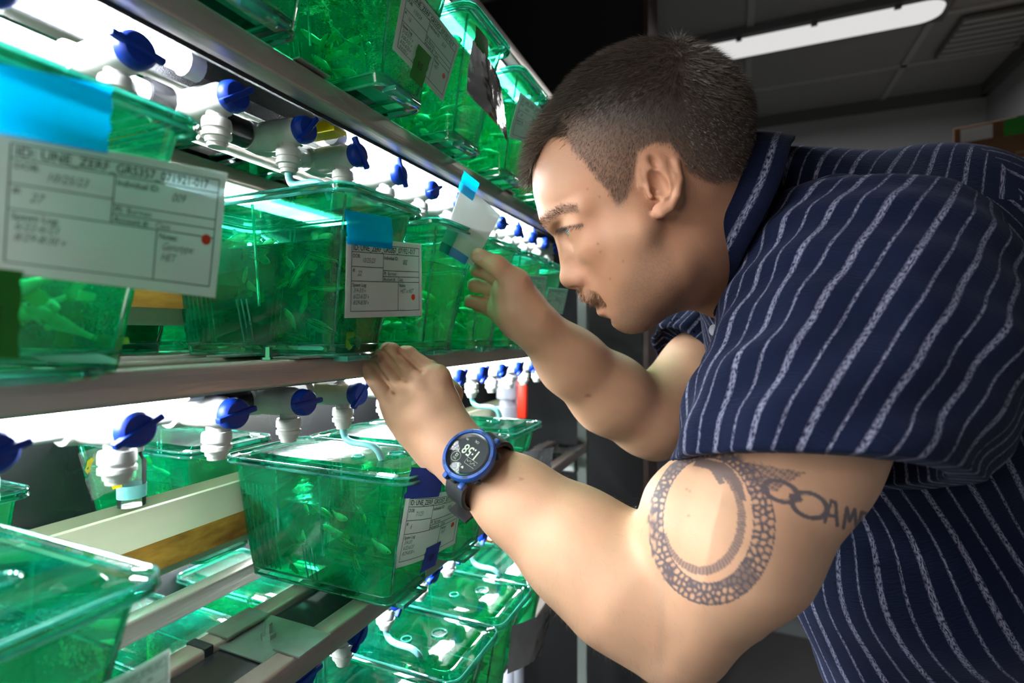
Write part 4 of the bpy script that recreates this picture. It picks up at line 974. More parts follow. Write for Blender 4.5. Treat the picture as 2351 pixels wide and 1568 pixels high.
# knuckle creases and redness on the hands
Q = proj(V)
hand_n = (V[:, 2] < .56) * (V[:, 1] < 0) * smooth(-.045, -.075, V[:, 0]); mixc(hand_n * .18, (.60, .30, .19))
for (a, b) in (((868, 832), (902, 850)), ((880, 816), (918, 830)), ((905, 822), (935, 840))): mixc(smooth(9, 2, dist_poly(Q, [a, b], False)) * .3 * hand_n, (.40, .17, .10))
for (u, v, r) in ((966, 886, 13), (926, 900, 9), (893, 915, 9), (1004, 878, 10), (888, 838, 8), (874, 868, 7)): mixc(smooth(r + 8, r - 6, np.hypot(Q[:, 0] - u, Q[:, 1] - v)) * .22 * (V[:, 2] < .53) * (V[:, 1] < 0), (.34, .17, .11))
nail = smooth(9, 6, np.hypot((Q[:, 0] - 1094) / 1.5, Q[:, 1] - 592)) * (V[:, 2] < .585) * (V[:, 0] < 0); mixc(nail * .5, (.72, .45, .36))
# tattoo: scaled ring, chain and letters on the near upper arm
tz = (V[:, 2] < .42) & (V[:, 0] > .10) & (V[:, 1] < -.06) & (V[:, 1] > -.24) & (V[:, 2] < .405)
def eln(q, cx, cy, rx, ry): return np.hypot((q[:, 0] - cx) / rx, (q[:, 1] - cy) / ry)
qt = Q.copy(); outer = eln(qt, 1634, 1206, 146, 184); inner = eln(qt, 1626, 1195, 103, 143)
rs2 = np.random.RandomState(11); cells = []
for ring_, nn in ((.22, 60), (.5, 56), (.8, 60)):
    for k in range(nn):
        a = 2 * PI * (k + .5 * (nn == 56)) / nn + rs2.uniform(-.04, .04); f1 = ring_ + rs2.uniform(-.08, .08)
        ex = 1626 + 8 * f1 + (103 + 43 * f1) * math.cos(a); ey = 1195 + 11 * f1 + (143 + 41 * f1) * math.sin(a); cells.append((ex, ey))
cells = np.array(cells); band = tz & (outer < 1) & (inner > 1); ink = np.zeros(len(V)); bi = np.where(band)[0]
for i0 in range(0, len(bi), 20000):
    ii = bi[i0:i0 + 20000]; dd = np.sqrt(((qt[ii][:, None, :] - cells[None]) ** 2).sum(2)); dd.partition(1, axis=1); gap = dd[:, 1] - dd[:, 0]
    ink[ii] = smooth(8.5, 3.2, gap)
ed = np.minimum(np.abs(outer - 1) * 150, np.abs(inner - 1) * 118); ink = np.maximum(ink, band * smooth(5, 2, ed))
dark = band & (rs2.rand(len(V)) < 2) ; ink = np.maximum(ink, band * .75 * (vnoise(np.concatenate([qt, qt[:, :1] * 0], 1), .055, 4) > .55))
w_o = eln(qt, 1615, 1195, 97, 125); w_i = eln(qt, 1609, 1187, 84, 113); ang = np.arctan2(qt[:, 1] - 1190, qt[:, 0] - 1612)
thin = tz & (w_o < 1) & (w_i > 1) & ((ang > -1.15) & (ang < 2.75)); ink = np.maximum(ink, thin * (.72 + .2 * np.sin(ang * 90)))
blob = [(1636, 1088), (1650, 1112), (1664, 1110), (1658, 1096), (1676, 1104), (1700, 1150), (1712, 1150), (1704, 1110), (1680, 1075), (1660, 1062), (1600, 1050), (1590, 1070), (1625, 1076)]
ink = np.maximum(ink, tz * np.where(inpoly(qt, blob), .85, 0))
TOPB = [(1690, 1068), (1720, 1062), (1850, 1085), (1800, 1112), (1780, 1130), (1745, 1120), (1720, 1110)]
ink = np.maximum(ink, tz * np.where(inpoly(qt, TOPB), .45 + .4 * (np.sin(qt[:, 0] * .35) * np.cos(qt[:, 1] * .4 + qt[:, 0] * .1) > 0), 0))
def rot(q, cx, cy, a): x, y = q[:, 0] - cx, q[:, 1] - cy; return x * math.cos(a) + y * math.sin(a), -x * math.sin(a) + y * math.cos(a)
for cx, cy_, rx, ry, a in ((1792, 1128, 40, 22, .35), (1858, 1160, 42, 27, .38)):
    x, y = rot(qt, cx, cy_, a); e = np.hypot(x / rx, y / ry); ink = np.maximum(ink, tz * smooth(6, 3.5, np.abs(e - 1) * min(rx, ry)))
x, y = rot(qt, 1826, 1143, .38); ink = np.maximum(ink, tz * smooth(6, 4, np.abs(y)) * (np.abs(x) < 16))
for poly in ([(1893, 1198), (1908, 1150), (1918, 1154), (1922, 1206)], [(1896, 1182), (1920, 1186)], [(1936, 1212), (1944, 1166), (1950, 1196), (1962, 1170), (1966, 1218)], [(1978, 1176), (1972, 1200), (1982, 1222), (1992, 1200), (1990, 1180), (1978, 1176)]):
    ink = np.maximum(ink, tz * smooth(5.5, 3, dist_poly(qt, poly, False)))
mixc(np.clip(ink, 0, 1) * .86, (.045, .055, .085))
lipbrow = smooth(16, 4, dist_poly(hq, [(1246, 512), (1262, 496), (1290, 480), (1335, 478)], False)) * is_head * (lat > 8) * (lat < 125); mixc(lipbrow * .42, (.10, .06, .04))
mst = smooth(18, 7, dist_poly(hq, [(1336, 672), (1362, 684), (1398, 688)], False)) * is_head * (lat < 62); mixc(mst * .6, (.20, .095, .045))
lid_ = smooth(6, 2, dist_poly(Q, [(1279, 530), (1300, 522), (1335, 516)], False)) * is_head * (lat < 125) * (hp_s < 0); mixc(lid_ * .7, (.07, .04, .03))
m, nt, out = nodes_of('skin'); at = N(nt, 'Attribute', attribute_name='Col')
_, nz = noise_fac(nt, 900, 3); bp = N(nt, 'Bump', {'Strength': .32, 'Distance': .0006, 'Height': nz.outputs['Fac']})
b = N(nt, 'BsdfPrincipled', {'Base Color': at.outputs['Color'], 'Roughness': .52, 'Specular IOR Level': .32, 'Normal': bp.outputs[0], 'Subsurface Weight': .12, 'Subsurface Scale': .004})
b.inputs['Subsurface Radius'].default_value = (1, .35, .2); nt.links.new(b.outputs[0], out.inputs[0]); M['skin'] = m
man = empty('person', (.30, .55, 0), label='man in navy striped shirt bending to the rack, holding card and tank, watch on wrist', cat='person')
Mi = Matrix.Translation((-.30, -.55, 0))
def put(o): o.matrix_parent_inverse = Mi; return o
put(mesh_np('body', V, F, M['skin'], man, {'Col': col}))

# eye
def ball(name, cn, r, mat, parent, n=24):
    mb = MB(); mb.lathe([(-r * math.cos(PI * i / 14), r * math.sin(PI * i / 14)) for i in range(15)], (0, 0, 0), tuple(parent_ax), n)
    o = mb.build(name, mat, parent, True, 180); return o
m, nt, out = nodes_of('eye_ball'); tc = N(nt, 'TexCoord'); sx = N(nt, 'SeparateXYZ', {0: tc.outputs['Object']})
cr = N(nt, 'ValToRGB', {0: N(nt, 'MapRange', {'Value': sx.outputs[0], 'From Min': .0085, 'From Max': .0120}).outputs[0]})
cr.color_ramp.elements[0].color = (.62, .58, .54, 1); cr.color_ramp.elements[0].position = .15
for p_, cc in ((.22, (.10, .13, .13, 1)), (.45, (.22, .33, .32, 1)), (.80, (.20, .30, .28, 1)), (.86, (.01, .01, .01, 1))): e_ = cr.color_ramp.elements.new(p_); e_.color = cc
cr.color_ramp.elements[-1].color = (.01, .01, .01, 1)
b = N(nt, 'BsdfPrincipled', {'Base Color': cr.outputs[0], 'Roughness': .08}); nt.links.new(b.outputs[0], out.inputs[0])
for sg in (-1, 1):
    cw = Vector(to_world((h(1333, 516, sg * 65))[None])[0]); g_ = (E1 * 1 + D0 * -.12 - E2 * .12); gw = Vector((g_[None] @ RZ)[0]).normalized()
    mb = MB(); r = .0119; mb.lathe([(r * math.cos(PI * i / 18), r * math.sin(PI * i / 18)) for i in range(19)], (0, 0, 0), (1, 0, 0), 26)
    o = mb.build('eye', m, man, True, 180); o.matrix_parent_inverse = Mi; o.rotation_euler = gw.to_track_quat('X', 'Z').to_euler(); o.location = cw

# ---- hair: short blades rooted on the scalp
def blades(name, P0, Nn, Dr, Ln, wd, mat, parent, colr, seg=2, bendv=None, curl=0):
    n = len(P0); side = np.cross(Dr, rsb.normal(size=(n, 3))); side /= np.linalg.norm(side, axis=1)[:, None] + 1e-9
    vs = []; pos = P0 - Nn * .0006; d = Dr.copy()
    for s in range(seg + 1):
        w = wd * (1 - s / (seg + .0)) ** .6 if s < seg else 0
        if s < seg: vs += [pos - side * w / 2, pos + side * w / 2]
        else: vs += [pos]
        pos = pos + d * (Ln / seg)[:, None]
        if bendv is not None: d = d + bendv * .5 + curl * rsb.normal(size=(n, 3)); d /= np.linalg.norm(d, axis=1)[:, None]
    Vh = np.stack(vs, 1).reshape(-1, 3); kpt = 2 * seg + 1; base_i = np.arange(n)[:, None] * kpt; tri = []
    for s in range(seg - 1): a = 2 * s; tri += [[a, a + 1, a + 3], [a, a + 3, a + 2]]
    a = 2 * (seg - 1); tri += [[a, a + 1, a + 2]]
    Ft = (base_i[:, None, :] + np.array(tri)[None]).reshape(-1, 3); cc = np.repeat(colr, kpt, 0)
    o = mesh_np(name, Vh, Ft, mat, parent, {'Col': cc}); put(o); return o
rsb = np.random.RandomState(21)
m, nt, out = nodes_of('hair'); at = N(nt, 'Attribute', attribute_name='Col'); b = N(nt, 'BsdfPrincipled', {'Base Color': at.outputs['Color'], 'Roughness': .42, 'Specular IOR Level': .6}); nt.links.new(b.outputs[0], out.inputs[0]); M['hair'] = m
tri_c = V[F].mean(1); fn = np.cross(V[F[:, 1]] - V[F[:, 0]], V[F[:, 2]] - V[F[:, 0]]); fa = np.linalg.norm(fn, axis=1); fnn = fn / (fa[:, None] + 1e-12)
ctrh = V[is_head].mean(0)
if ((fnn * (tri_c - ctrh)).sum(1)[is_head[F[:, 0]]]).mean() < 0: fnn = -fnn
def sample(mask_v, n, vis=False):
    wgt = fa * mask_v[F].mean(1); pr_ = wgt / wgt.sum(); ids = rsb.choice(len(F), n, p=pr_); wq = rsb.dirichlet((1, 1, 1, 1), n)
    return (V[F[ids]] * wq[:, :, None]).sum(1), fnn[ids], ids
hm = hair_m * (~earm); P0, Nn, ids = sample(hm, 62000)
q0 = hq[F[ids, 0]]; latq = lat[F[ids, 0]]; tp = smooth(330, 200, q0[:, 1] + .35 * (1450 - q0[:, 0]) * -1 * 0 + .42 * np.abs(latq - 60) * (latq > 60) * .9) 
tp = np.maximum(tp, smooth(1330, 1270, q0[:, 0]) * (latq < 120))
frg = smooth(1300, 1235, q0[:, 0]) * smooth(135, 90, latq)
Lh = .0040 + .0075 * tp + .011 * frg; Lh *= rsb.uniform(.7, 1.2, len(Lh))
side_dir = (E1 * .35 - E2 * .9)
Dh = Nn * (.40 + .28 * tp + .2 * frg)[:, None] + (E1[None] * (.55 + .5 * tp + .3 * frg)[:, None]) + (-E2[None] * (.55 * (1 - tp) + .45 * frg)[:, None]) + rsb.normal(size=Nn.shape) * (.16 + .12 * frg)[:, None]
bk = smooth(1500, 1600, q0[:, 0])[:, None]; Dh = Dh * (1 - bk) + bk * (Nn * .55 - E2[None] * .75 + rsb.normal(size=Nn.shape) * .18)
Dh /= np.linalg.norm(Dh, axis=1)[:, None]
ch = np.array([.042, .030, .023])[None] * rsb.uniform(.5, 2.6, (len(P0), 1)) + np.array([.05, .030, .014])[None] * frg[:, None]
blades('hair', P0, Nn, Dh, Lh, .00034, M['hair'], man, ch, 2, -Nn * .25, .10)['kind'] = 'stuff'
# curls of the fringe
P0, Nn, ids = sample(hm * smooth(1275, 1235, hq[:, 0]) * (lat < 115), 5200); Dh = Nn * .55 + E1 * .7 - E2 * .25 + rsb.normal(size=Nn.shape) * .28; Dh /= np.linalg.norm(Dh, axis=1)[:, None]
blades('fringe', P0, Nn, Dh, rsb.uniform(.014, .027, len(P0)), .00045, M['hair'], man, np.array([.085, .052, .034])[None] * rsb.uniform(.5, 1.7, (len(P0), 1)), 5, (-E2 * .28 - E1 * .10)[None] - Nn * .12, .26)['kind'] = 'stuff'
P0, Nn, ids = sample(mst, 2600); Dh = Nn * .35 + E1 * .35 - E2 * .8 + np.sign((P0 - h(1450, 430)) @ D0)[:, None] * D0 * .3 + rsb.normal(size=Nn.shape) * .2; Dh /= np.linalg.norm(Dh, axis=1)[:, None]
blades('moustache', P0, Nn, Dh, rsb.uniform(.003, .0058, len(P0)), .00030, M['hair'], man, np.array([.24, .11, .05])[None] * rsb.uniform(.5, 1.6, (len(P0), 1)), 2, -Nn * .2)['kind'] = 'stuff'
P0, Nn, ids = sample(lipbrow, 1000); sgn = np.sign((P0 - h(1450, 430)) @ D0)[:, None]; Dh = Nn * .35 + sgn * D0 * .7 + E2 * .35 + rsb.normal(size=Nn.shape) * .15; Dh /= np.linalg.norm(Dh, axis=1)[:, None]
blades('eyebrow', P0, Nn, Dh, rsb.uniform(.003, .0060, len(P0)), .00022, M['hair'], man, np.array([.13, .075, .045])[None] * rsb.uniform(.5, 1.5, (len(P0), 1)), 2, -Nn * .3)['kind'] = 'stuff'
P0, Nn, ids = sample(stub, 9000); Dh = Nn * .7 - E2 * .6 + rsb.normal(size=Nn.shape) * .3; Dh /= np.linalg.norm(Dh, axis=1)[:, None]
blades('stubble', P0, Nn, Dh, rsb.uniform(.0008, .0017, len(P0)), .00018, M['hair'], man, np.array([.13, .08, .055])[None] * rsb.uniform(.5, 1.5, (len(P0), 1)), 2)['kind'] = 'stuff'
P0, Nn, ids = sample(lid_, 160); Dh = Nn * .6 + E1 * .5 - E2 * .5; Dh /= np.linalg.norm(Dh, axis=1)[:, None]
blades('eyelashes', P0, Nn, Dh, rsb.uniform(.004, .006, len(P0)), .0003, M['hair'], man, np.full((len(P0), 3), .015), 2, E2[None] * .2)['kind'] = 'stuff'
# fine arm hair on the near forearm
am = ((V[:, 0] > -.03) & (V[:, 0] < .13) & (V[:, 1] < -.10) & (V[:, 2] < .5)).astype(float)
P0, Nn, ids = sample(am, 2600); ax_ = (ELB - WR) / np.linalg.norm(ELB - WR); Dh = Nn * .5 + ax_ * .1 + np.array([.3, -.5, 0]) + rsb.normal(size=Nn.shape) * .3; Dh /= np.linalg.norm(Dh, axis=1)[:, None]
blades('arm_hair', P0, Nn, Dh, rsb.uniform(.004, .009, len(P0)), .00010, M['hair'], man, np.array([.22, .13, .07])[None] * rsb.uniform(.5, 1.3, (len(P0), 1)), 2, -Nn * .35)['kind'] = 'stuff'
print('hair', round(_t.time() - _t0, 1))

# ---------------- clothes ----------------
def fabric(name, dirn, base=(.0022, .0048, .021), per=.0172):
    m, nt, out = nodes_of(name); a = N(nt, 'Attribute', attribute_name='su'); bb = N(nt, 'Attribute', attribute_name='sv')
    wob = N(nt, 'TexNoise', {'Scale': 900., 'Detail': 1}); cv = N(nt, 'CombineXYZ', {0: a.outputs['Fac'], 1: bb.outputs['Fac']}); nt.links.new(cv.outputs[0], wob.inputs['Vector'])
    d1 = N(nt, 'Math', {0: wob.outputs['Fac'], 1: .0016}, operation='MULTIPLY'); s1 = N(nt, 'Math', {0: a.outputs['Fac'], 1: d1.outputs[0]}, operation='ADD')
    def stripe(period, offset, width):
        x = N(nt, 'Math', {0: s1.outputs[0], 1: offset}, operation='ADD'); y = N(nt, 'Math', {0: x.outputs[0], 1: period}, operation='DIVIDE'); f = N(nt, 'Math', {0: y.outputs[0]}, operation='FRACT')
        g = N(nt, 'Math', {0: f.outputs[0], 1: .5}, operation='SUBTRACT'); e = N(nt, 'Math', {0: g.outputs[0]}, operation='ABSOLUTE')
        r = N(nt, 'MapRange', {'Value': e.outputs[0], 'From Min': width / period * .5 + .02, 'From Max': width / period * .5 - .02}); return r.outputs[0]
    w1 = stripe(per * 2, 0, .0044); w2 = stripe(per * 2, per, .0018); w3 = stripe(per * 4, per * .9, .0020)
    mxx = N(nt, 'Math', {0: w1, 1: w2}, operation='MAXIMUM')
    th = N(nt, 'TexNoise', {'Scale': 1.0, 'Detail': 2}); mp_ = N(nt, 'Mapping', {'Vector': cv.outputs[0]}); mp_.inputs['Scale'].default_value = (900, 330, 1); nt.links.new(mp_.outputs[0], th.inputs['Vector'])
    rg = N(nt, 'MapRange', {'Value': th.outputs['Fac'], 'From Min': .36, 'From Max': .56}); wv = N(nt, 'Math', {0: mxx.outputs[0], 1: rg.outputs[0]}, operation='MULTIPLY')
    mix = N(nt, 'Mix', data_type='RGBA'); nt.links.new(wv.outputs[0], mix.inputs[0]); mix.inputs[6].default_value = c4(base); mix.inputs[7].default_value = (.20, .20, .29, 1)
    cr_ = N(nt, 'TexNoise', {'Scale': 1.0, 'Detail': 3}); mp2 = N(nt, 'Mapping', {'Vector': cv.outputs[0]}); mp2.inputs['Scale'].default_value = (110, 620, 1); nt.links.new(mp2.outputs[0], cr_.inputs['Vector'])
    hsum = N(nt, 'Math', {0: cr_.outputs['Fac'], 1: wv.outputs[0], 2: .0}, operation='ADD')
    bp = N(nt, 'Bump', {'Strength': .8, 'Distance': .0011, 'Height': hsum.outputs[0]})
    b = N(nt, 'BsdfPrincipled', {'Base Color': mix.outputs[2], 'Roughness': .9, 'Specular IOR Level': .15, 'Normal': bp.outputs[0], 'Sheen Weight': .05, 'Sheen Roughness': .5}); b.inputs['Sheen Tint'].default_value = (.5, .55, .9, 1)
    nt.links.new(b.outputs[0], out.inputs[0]); return m
M['fab'] = fabric('striped_shirt_fabric', 0)
def axis_coords(V, a, b, r, ref):
    ax = (b - a) / np.linalg.norm(b - a); q = V - a; sv = q @ ax; e1 = orth(ref, ax); e2 = np.cross(ax, e1); w = q - sv[:, None] * ax
    return np.arctan2(w @ e2, w @ e1) * r, sv
# near sleeve
SA, SB = c(2010, 705, .455), c(1862, 1085, .385); sax = (SB - SA) / np.linalg.norm(SB - SA)
hem_n = orth(c(1862, 1085, .385) - c(2000, 640, .45)); 
HL, HR = c(1575, 1036, .36), c(2160, 1126, .41); hdir = (HR - HL) / np.linalg.norm(HR - HL); hem_n = orth(sax, hdir)
SLV = [cap(c(1968, 712, .465), c(1950, 840, .43), .112, .103, .03), cap(c(1950, 840, .43), c(1868, 1000, .395), .103, .087, .03), cap(c(1868, 1000, .395), c(1812, 1150, .38), .086, .083, .03), cap(c(1865, 560, .50), c(1980, 640, .47), .055, .085, .04)]
SLVI = [cap(c(1868, 1010, .398), c(1812, 1180, .38), .078, .079, .01)]
def fold_s(X):
    su, sv = axis_coords(X, SA, SB, .1, (0, 0, -1)); f = .0022 * np.sin(su * 95 + sv * 30 + 2 * np.sin(sv * 40)) * smooth(-.05, .16, sv) + .0016 * np.sin(sv * 130 + su * 25 + 1.5)
    return f + .0012 * vnoise(X, 55, 8)
def slv_f(X):
    f = field(SLV, X) + fold_s(X); cut = (X - HL) @ hem_n; f = np.maximum(f, cut); inn = field(SLVI, X); f = np.where(cut > -.03, np.maximum(f, -inn), f); return f
V1, F1 = nets(slv_f, (.09, -.16, .28), (.52, .20, .66), .0024)
su, sv = axis_coords(V1, SA, SB, .112, (0, 0, -1)); su = su + .15 * sv
put(mesh_np('near_sleeve', V1, F1, M['fab'], man, {'su': su, 'sv': sv}))
# hem stitch line and shoulder seam roll
def seam(name, pts, r, mat='fab2'):
    P_ = [Vector(to_world(np.array(p)[None])[0]) for p in pts]; put(MB().tube(P_, r, 8).build(name, M[mat], man, True))
M['fab2'] = simple('navy_seam', (.005,.012,.055), .9, bump=.5, bscale=900)
# shirt body
TA, TB = c(1930, 700, .60), c(2330, 1330, .62)
SHB = [cap(c(1905, 730, .60), c(2050, 860, .60), .135, .165, .05), cap(c(2050, 860, .60), c(2330, 1300, .67), .165, .185, .05), cap(c(2330, 1300, .67), c(2520, 1700, .68), .19, .19, .05), ell(c(2050, 1290, .60), (.125, .10, .15), .05, basis=I3), cap(c(2095, 1400, .60), c(2260, 1700, .61), .115, .135, .03),
       cap(c(1800, 530, .56), c(2140, 565, .57), .086, .098, .03), cap(c(2140, 565, .57), c(2450, 700, .60), .098, .115, .04), cap(c(2450, 680, .6), c(2700, 1200, .62), .13, .17, .05), cap(c(1745, 640, .57), c(1850, 760, .6), .070, .11, .04), cap(c(2330, 820, .66), c(2450, 1100, .68), .17, .18, .05),
       cap(c(2000, 690, .50), c(1780, 700, .72), .10, .072, .05)]
def fold_b(X):
    su, sv = axis_coords(X, TA, TB, .17, (0, 0, -1)); return .0045 * np.sin(su * 34 + sv * 9 + 2 * np.sin(sv * 14)) * smooth(.05, .3, sv) + .003 * vnoise(X, 24, 9)
HOLLOW = [cap(c(1640, 600, .55), c(1730, 640, .535), .050, .050, .01)]
def shb_f(X): return np.maximum(field(SHB, X) + fold_b(X), -field([cap(h(1560, 480, 0), c(1740, 600, .525), .060, .070, .01)], X))
V2, F2 = nets(shb_f, (.15, -.66, .32), (.95, .22, .86), .0040)
su, sv = axis_coords(V2, TA, TB, .19, (0, 0, -1))
# the yoke: stripes run across the shoulder there
dy = (c(2230, 400, .5) - c(1720, 400, .5)); dy /= np.linalg.norm(dy); up = V2[:, 1] - (.118 - .10 * np.clip(V2[:, 0] - .42, 0, 1)); yk = (up > 0) & (V2[:, 0] < .455)
Fy = yk[F2].all(1)
def sub(V, F, m): f = F[m]; u_ = np.unique(f); mp_ = np.full(len(V), -1); mp_[u_] = np.arange(len(u_)); return V[u_], mp_[f], u_
a_, b_, u_ = sub(V2, F2, ~Fy); put(mesh_np('shirt_front_and_back', a_, b_, M['fab'], man, {'su': su[u_], 'sv': sv[u_]}))
a_, b_, u_ = sub(V2, F2, Fy); put(mesh_np('yoke', a_, b_, M['fab'], man, {'su': V2[u_][:, 0] - 1.05 * V2[u_][:, 2], 'sv': V2[u_][:, 2]}))
# far sleeve
FA_, FB_ = c(1740, 670, .76), c(1588, 812, .715); fax = (FB_ - FA_) / np.linalg.norm(FB_ - FA_)
FS = [cap(c(1780, 660, .76), c(1570, 850, .712), .082, .066, .03)]; fcut = c(1590, 845, .715)
def fs_f(X):
    s_, v_ = axis_coords(X, FA_, FB_, .07, (0, 0, -1)); f = field(FS, X) + .003 * np.sin(s_ * 120 + v_ * 40); cut = (X - fcut) @ fax; inn = field([cap(c(1740, 670, .76), c(1540, 880, .705), .066, .058, .01)], X); return np.maximum(np.maximum(f, cut), np.where(cut > -.02, -inn, -1))
V3, F3 = nets(fs_f, (.17, -.13, .60), (.46, .14, .86), .003)
su, sv = axis_coords(V3, FA_, FB_, .075, (0, 0, -1)); put(mesh_np('far_sleeve', V3, F3, M['fab'], man, {'su': su, 'sv': sv}))
# collar: a folded leaf round the neck
cc0 = c(1640, 498, .535); cl_ = orth((.411, .236, 1.)); cax = orth((.90, -.36, .0), cl_); cu_ = orth((.36, .90, 0), cax, cl_)
nu, rows = 72, [(-.004, .000, .0), (-.008, .003, .0), (-.006, .008, .0), (.006, .0115, .0), (.019, .0145, .0), (.031, .0155, .0), (.032, .0120, .0), (.019, .0105, .0), (.006, .005, 0)]
vs = []; sus = []; svs = []
for i in range(nu):
    a = 2 * PI * i / nu; dirv = cu_ * math.cos(a) * .0790 + cl_ * math.sin(a) * .070; nn = dirv / np.linalg.norm(dirv); low = (1 - math.cos(a)) / 2
    for j, (ha, go, _) in enumerate(rows):
        gap = 1
        vs.append(cc0 + dirv * 1 + nn * (go + .0012 * math.sin(a * 7)) + cax * (ha * (1 + .25 * low) + .0016 * math.sin(a * 5 + 1) + .006 * low)); sus.append(ha + .0078 + (.5 if j > 5 else 0)); svs.append(a * .07)
vs = np.array(vs); nr = len(rows); fs = []
for i in range(nu):
    for j in range(nr): 
        a, b2 = i * nr + j, ((i + 1) % nu) * nr + j; a2, b3 = i * nr + (j + 1) % nr, ((i + 1) % nu) * nr + (j + 1) % nr; fs.append((a, b2, b3, a2))
M['fabc'] = fabric('collar_fabric', 0, per=.026)
put(mesh_np('collar', vs, np.array(fs), M['fabc'], man, {'su': np.array(sus), 'sv': np.array(svs)}))
for (u, v, t) in ((1627, 664, .500), (1641, 758, .478)):
    bo = P(u, v, t); put(MB().lathe([(0, .0), (0, .0052), (.0015, .0055), (.002, .0045), (.0012, .003), (.0012, 0)], bo, -Fv * .6 - Rv * .8, 16).build('button', M['pipe_grey'], man, True))
# trousers and shoes, below the picture
tr = MB()
for lx in (.50, .80):
    hp_ = Vector(to_world(c(2760, 1780, .56 if lx < .6 else .72)[None])[0]); kx = Vector((hp_.x - .04, hp_.y, .50)); ft = Vector((hp_.x + .01, hp_.y, .05))
    tr.tube([hp_ + Vector((0, 0, .02)), (hp_ + kx) / 2, kx, (kx + ft) / 2, ft], [.085, .08, .065, .055, .05], 14)
put(tr.build('trousers', simple('dark_trousers', (.02, .02, .025), .9), man, True))['kind'] = 'stuff'
for lx in (.5, .8):
    hp_ = Vector(to_world(c(2760, 1780, .56 if lx < .6 else .72)[None])[0]); sb = MB().box((hp_.x - .16, hp_.y - .045, 0), (hp_.x + .08, hp_.y + .045, .075), bev=.03); put(sb.build('shoe', M['black_rubber'], man, True))

# ---------------- the watch ----------------
wl = P(1076, 1044, .444)
wn = (-Fv * .74 + Zv * .60 - Rv * .26).normalized()
wrd = (Rv * -.76 + Zv * .65 + Fv * .0); wrd = (wrd - wn * wrd.dot(wn)).normalized(); wup = wn.cross(wrd)     # reading direction, up of the dial
wt = empty('wrist_watch', wl, label='black digital watch with blue bezel on the near wrist', cat='watch')
wt.matrix_world = Matrix.Translation(wl) @ Matrix((wrd, wup, wn)).transposed().to_4x4()
wb = MB(); wb.lathe([(-.0135, 0), (-.0135, .0195), (-.010, .0215), (-.003, .0222), (-.001, .0218), (-.001, 0)], (0, 0, 0), (0, 0, 1), 48); wb.build('case', M['black_rubber'], wt, True)
wb = MB(); wb.lathe([(-.0050, .0226), (-.0025, .0238), (.0010, .0238), (.0026, .0226), (.0030, .0202), (.0015, .0192), (-.001, .0190)], (0, 0, 0), (0, 0, 1), 64); wb.build('bezel', simple('blue_bezel', (.004, .055, .27), .45, bump=.2, bscale=900), wt, True)
wb = MB(); wb.lathe([(.0022, .0192), (.0004, .0160), (.0003, 0)], (0, 0, 0), (0, 0, 1), 48); wb.build('inner_ring', simple('ring_black', (.012, .012, .014), .25), wt, True)
wb = MB(); wb.lathe([(.0006, .0166), (.00065, 0)], (0, 0, 0), (0, 0, 1), 48); dial = wb.build('display', simple('lcd', (.010, .013, .016), .45, spec=.2), wt, True)
wm = MB()
for k in range(10):
    a0 = 2 * PI * k / 10 + .2
    for q in range(4 if k % 2 else 1):
        a = a0 + q * .055; wm.add([(.0205 * math.cos(a), .0205 * math.sin(a), .00305), (.0222 * math.cos(a), .0222 * math.sin(a), .0029), (.0222 * math.cos(a + .035), .0222 * math.sin(a + .035), .0029), (.0205 * math.cos(a + .035), .0205 * math.sin(a + .035), .00305)], [(0, 1, 2, 3)])
wm.build('bezel_mark', M['ink'], bpy.data.objects['bezel'])['kind'] = 'stuff'
lcd = simple('lcd_digits', (.50, .56, .42), .5)
def wtxt(s, x, y, size, bold=.0, sx=.8):
    vs, fs = text_mesh(s, size, bold=bold, sx=sx, align='CENTER'); return [(a + x, b_ + y, .0009) for a, b_ in vs], fs
dg_ = MB(); dg_.add(*wtxt('1:58', -.0005, -.0068, .0125, .00015, .82)); dg_.build('time_digits', lcd, dial)
dg_ = MB(); dg_.add(*wtxt('12', .0088, .0046, .0040, .0001)); dg_.add(*wtxt('THU', .0088, .0082, .0024, .0)); dg_.add(*wtxt('73', .0010, .0100, .0044, .0001)); dg_.add(*wtxt('CAL', .001, -.0135, .003, 0)); dg_.add(*wtxt('PM', .0105, -.0112, .0026, 0))
dg_.tube([(.0088 + .0044 * math.cos(k * PI / 14), .0072 + .0044 * math.sin(k * PI / 14), .0009) for k in range(28)], .00018, 4, closed=True)
dg_.tube([(-.012 + .0012 * k, .0045 + .0012 * math.sin(k * 2.1) + .0006 * math.sin(k * 5), .0009) for k in range(9)], .00022, 4)
for (a, b_) in (((-.0125, .0020), (-.0015, .0020)), ((-.0015, .0020), (-.0015, .0075)), ((-.0125, .0075), (-.0015, .0075))): dg_.tube([(a[0], a[1], .0009), (b_[0], b_[1], .0009)], .00012, 4)
hv = [(0, -.0011), (.0013, .0003), (.0011, .0011), (.0005, .0012), (0, .0007), (-.0005, .0012), (-.0011, .0011), (-.0013, .0003)]
dg_.add([(-.0030 + x, .0114 + y, .0009) for x, y in hv], [tuple(range(8))])
dg_.build('small_readouts', lcd, dial)['kind'] = 'stuff'
wb = MB(); wb.lathe([(.0016, .0190), (.0018, 0)], (0, 0, 0), (0, 0, 1), 48); wb.build('crystal', clear('watch_glass', (.97, .98, .98), (.1, .1, .1), .0, .02, 1.25, gmul=.35), wt, True)
for a in (35, 90, 145, 215, 325):
    x, y = .0225 * math.cos(math.radians(a)), .0225 * math.sin(math.radians(a))
    wb = MB().lathe([(-.001, 0), (-.001, .0030), (.0022, .0030), (.0028, .0022), (.0028, 0)], (x, y, -.007), (x, y, 0), 14); wb.build('button', M['black_rubber'], wt, True)
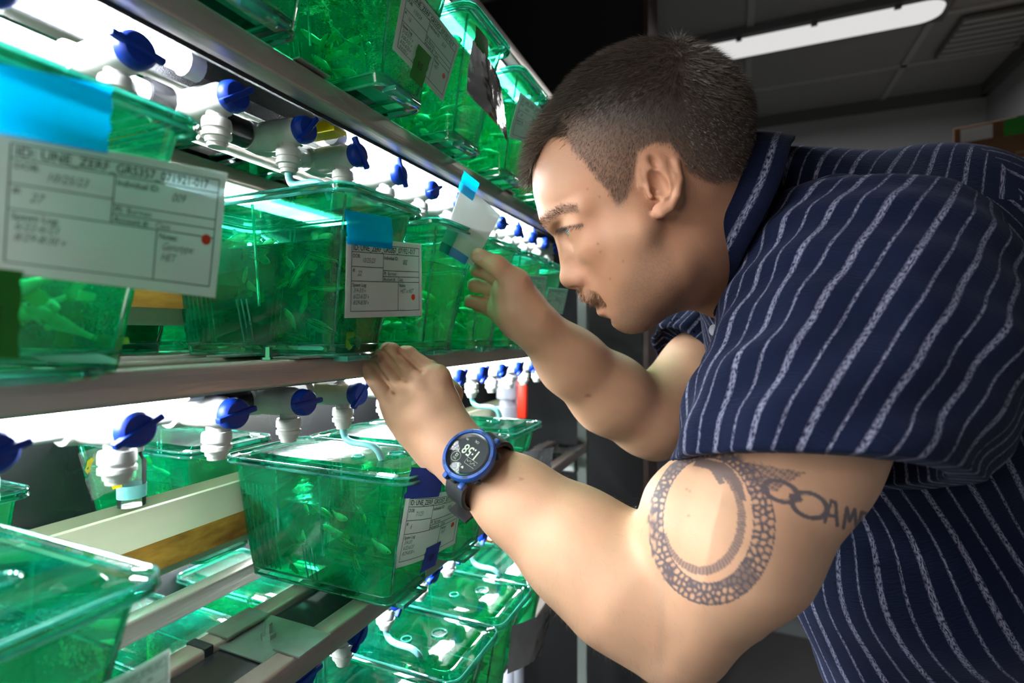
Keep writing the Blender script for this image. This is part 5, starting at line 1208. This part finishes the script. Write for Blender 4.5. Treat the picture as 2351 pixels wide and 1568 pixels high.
for sg in (-1, 1):
    for sx_ in (-1, 1):
        wb = MB().box((sg * .0 + sx_ * .0095 - .0025, sg * .0195, -.0110), (sx_ * .0095 + .0025, sg * .0265, -.0045), bev=.0015); wb.build('lug', bpy.data.materials['blue_bezel'], wt, True)
# strap: rings round the wrist in the plane of the dial's 12-6 axis
wc = Vector(to_world(c(1063, 1066, .484)[None])[0]); mi = wt.matrix_world.inverted(); lc = mi @ wc
st = MB(); pts = []; R1, R2 = .0315, .0300
nS = 40
def ring_pt(a, r_): return (0, 0 + (R1 + r_) * math.sin(a) , -.0335 + (R2 + r_ - .002) * math.cos(a))
for i in range(nS):
    a = math.radians(38 + (360 - 76) * i / (nS - 1)); w = .0112 - .0012 * math.sin(math.pi * i / (nS - 1))
    p_in, p_out = ring_pt(a, -.0002), ring_pt(a, .0032)
    pts.append([(-w, p_in[1], p_in[2]), (w, p_in[1], p_in[2]), (w, (p_out[1] + p_in[1]) / 2, (p_out[2] + p_in[2]) / 2), (w * .9, p_out[1], p_out[2]), (-w * .9, p_out[1], p_out[2]), (-w, (p_out[1] + p_in[1]) / 2, (p_out[2] + p_in[2]) / 2)])
vs = [q for r_ in pts for q in r_]; fs = [(i * 6 + k, i * 6 + (k + 1) % 6, (i + 1) * 6 + (k + 1) % 6, (i + 1) * 6 + k) for i in range(nS - 1) for k in range(6)]
st.add(vs, fs).build('strap', M['black_rubber'], wt, True)
sl = MB()
for i in range(3, 12):
    for a_s in (1, -1):
        a = math.radians(180 + a_s * (128 - i * 7.5)); p_ = ring_pt(a, .0034); q_ = ring_pt(a + math.radians(2.6), .0034); sl.add([(-.0065, p_[1], p_[2]), (.0065, p_[1], p_[2]), (.0065, q_[1], q_[2]), (-.0065, q_[1], q_[2])], [(0, 1, 2, 3)])
sl.build('strap_slots', M['black_matte'], wt)['kind'] = 'stuff'
bk_ = MB(); ap = math.radians(140)
for s_ in (-1,):
    p_ = ring_pt(math.radians(150), .0035); q_ = ring_pt(math.radians(128), .006); r_ = ring_pt(math.radians(112), .013)
    v8 = []
    for p2 in (p_, q_, r_):
        for w, o2 in ((-.0105, 0), (.0105, 0), (.0105, .0022), (-.0105, .0022)): v8.append((w, p2[1] + o2 * math.sin(ap), p2[2] - o2))
    bk_.add(v8, [(i * 4 + k, i * 4 + (k + 1) % 4, (i + 1) * 4 + (k + 1) % 4, (i + 1) * 4 + k) for i in range(2) for k in range(4)] + [(0, 1, 2, 3), (11, 10, 9, 8)])
bk_.build('strap_tail', M['black_rubber'], wt, True)
print('person done', round(_t.time() - _t0, 1))
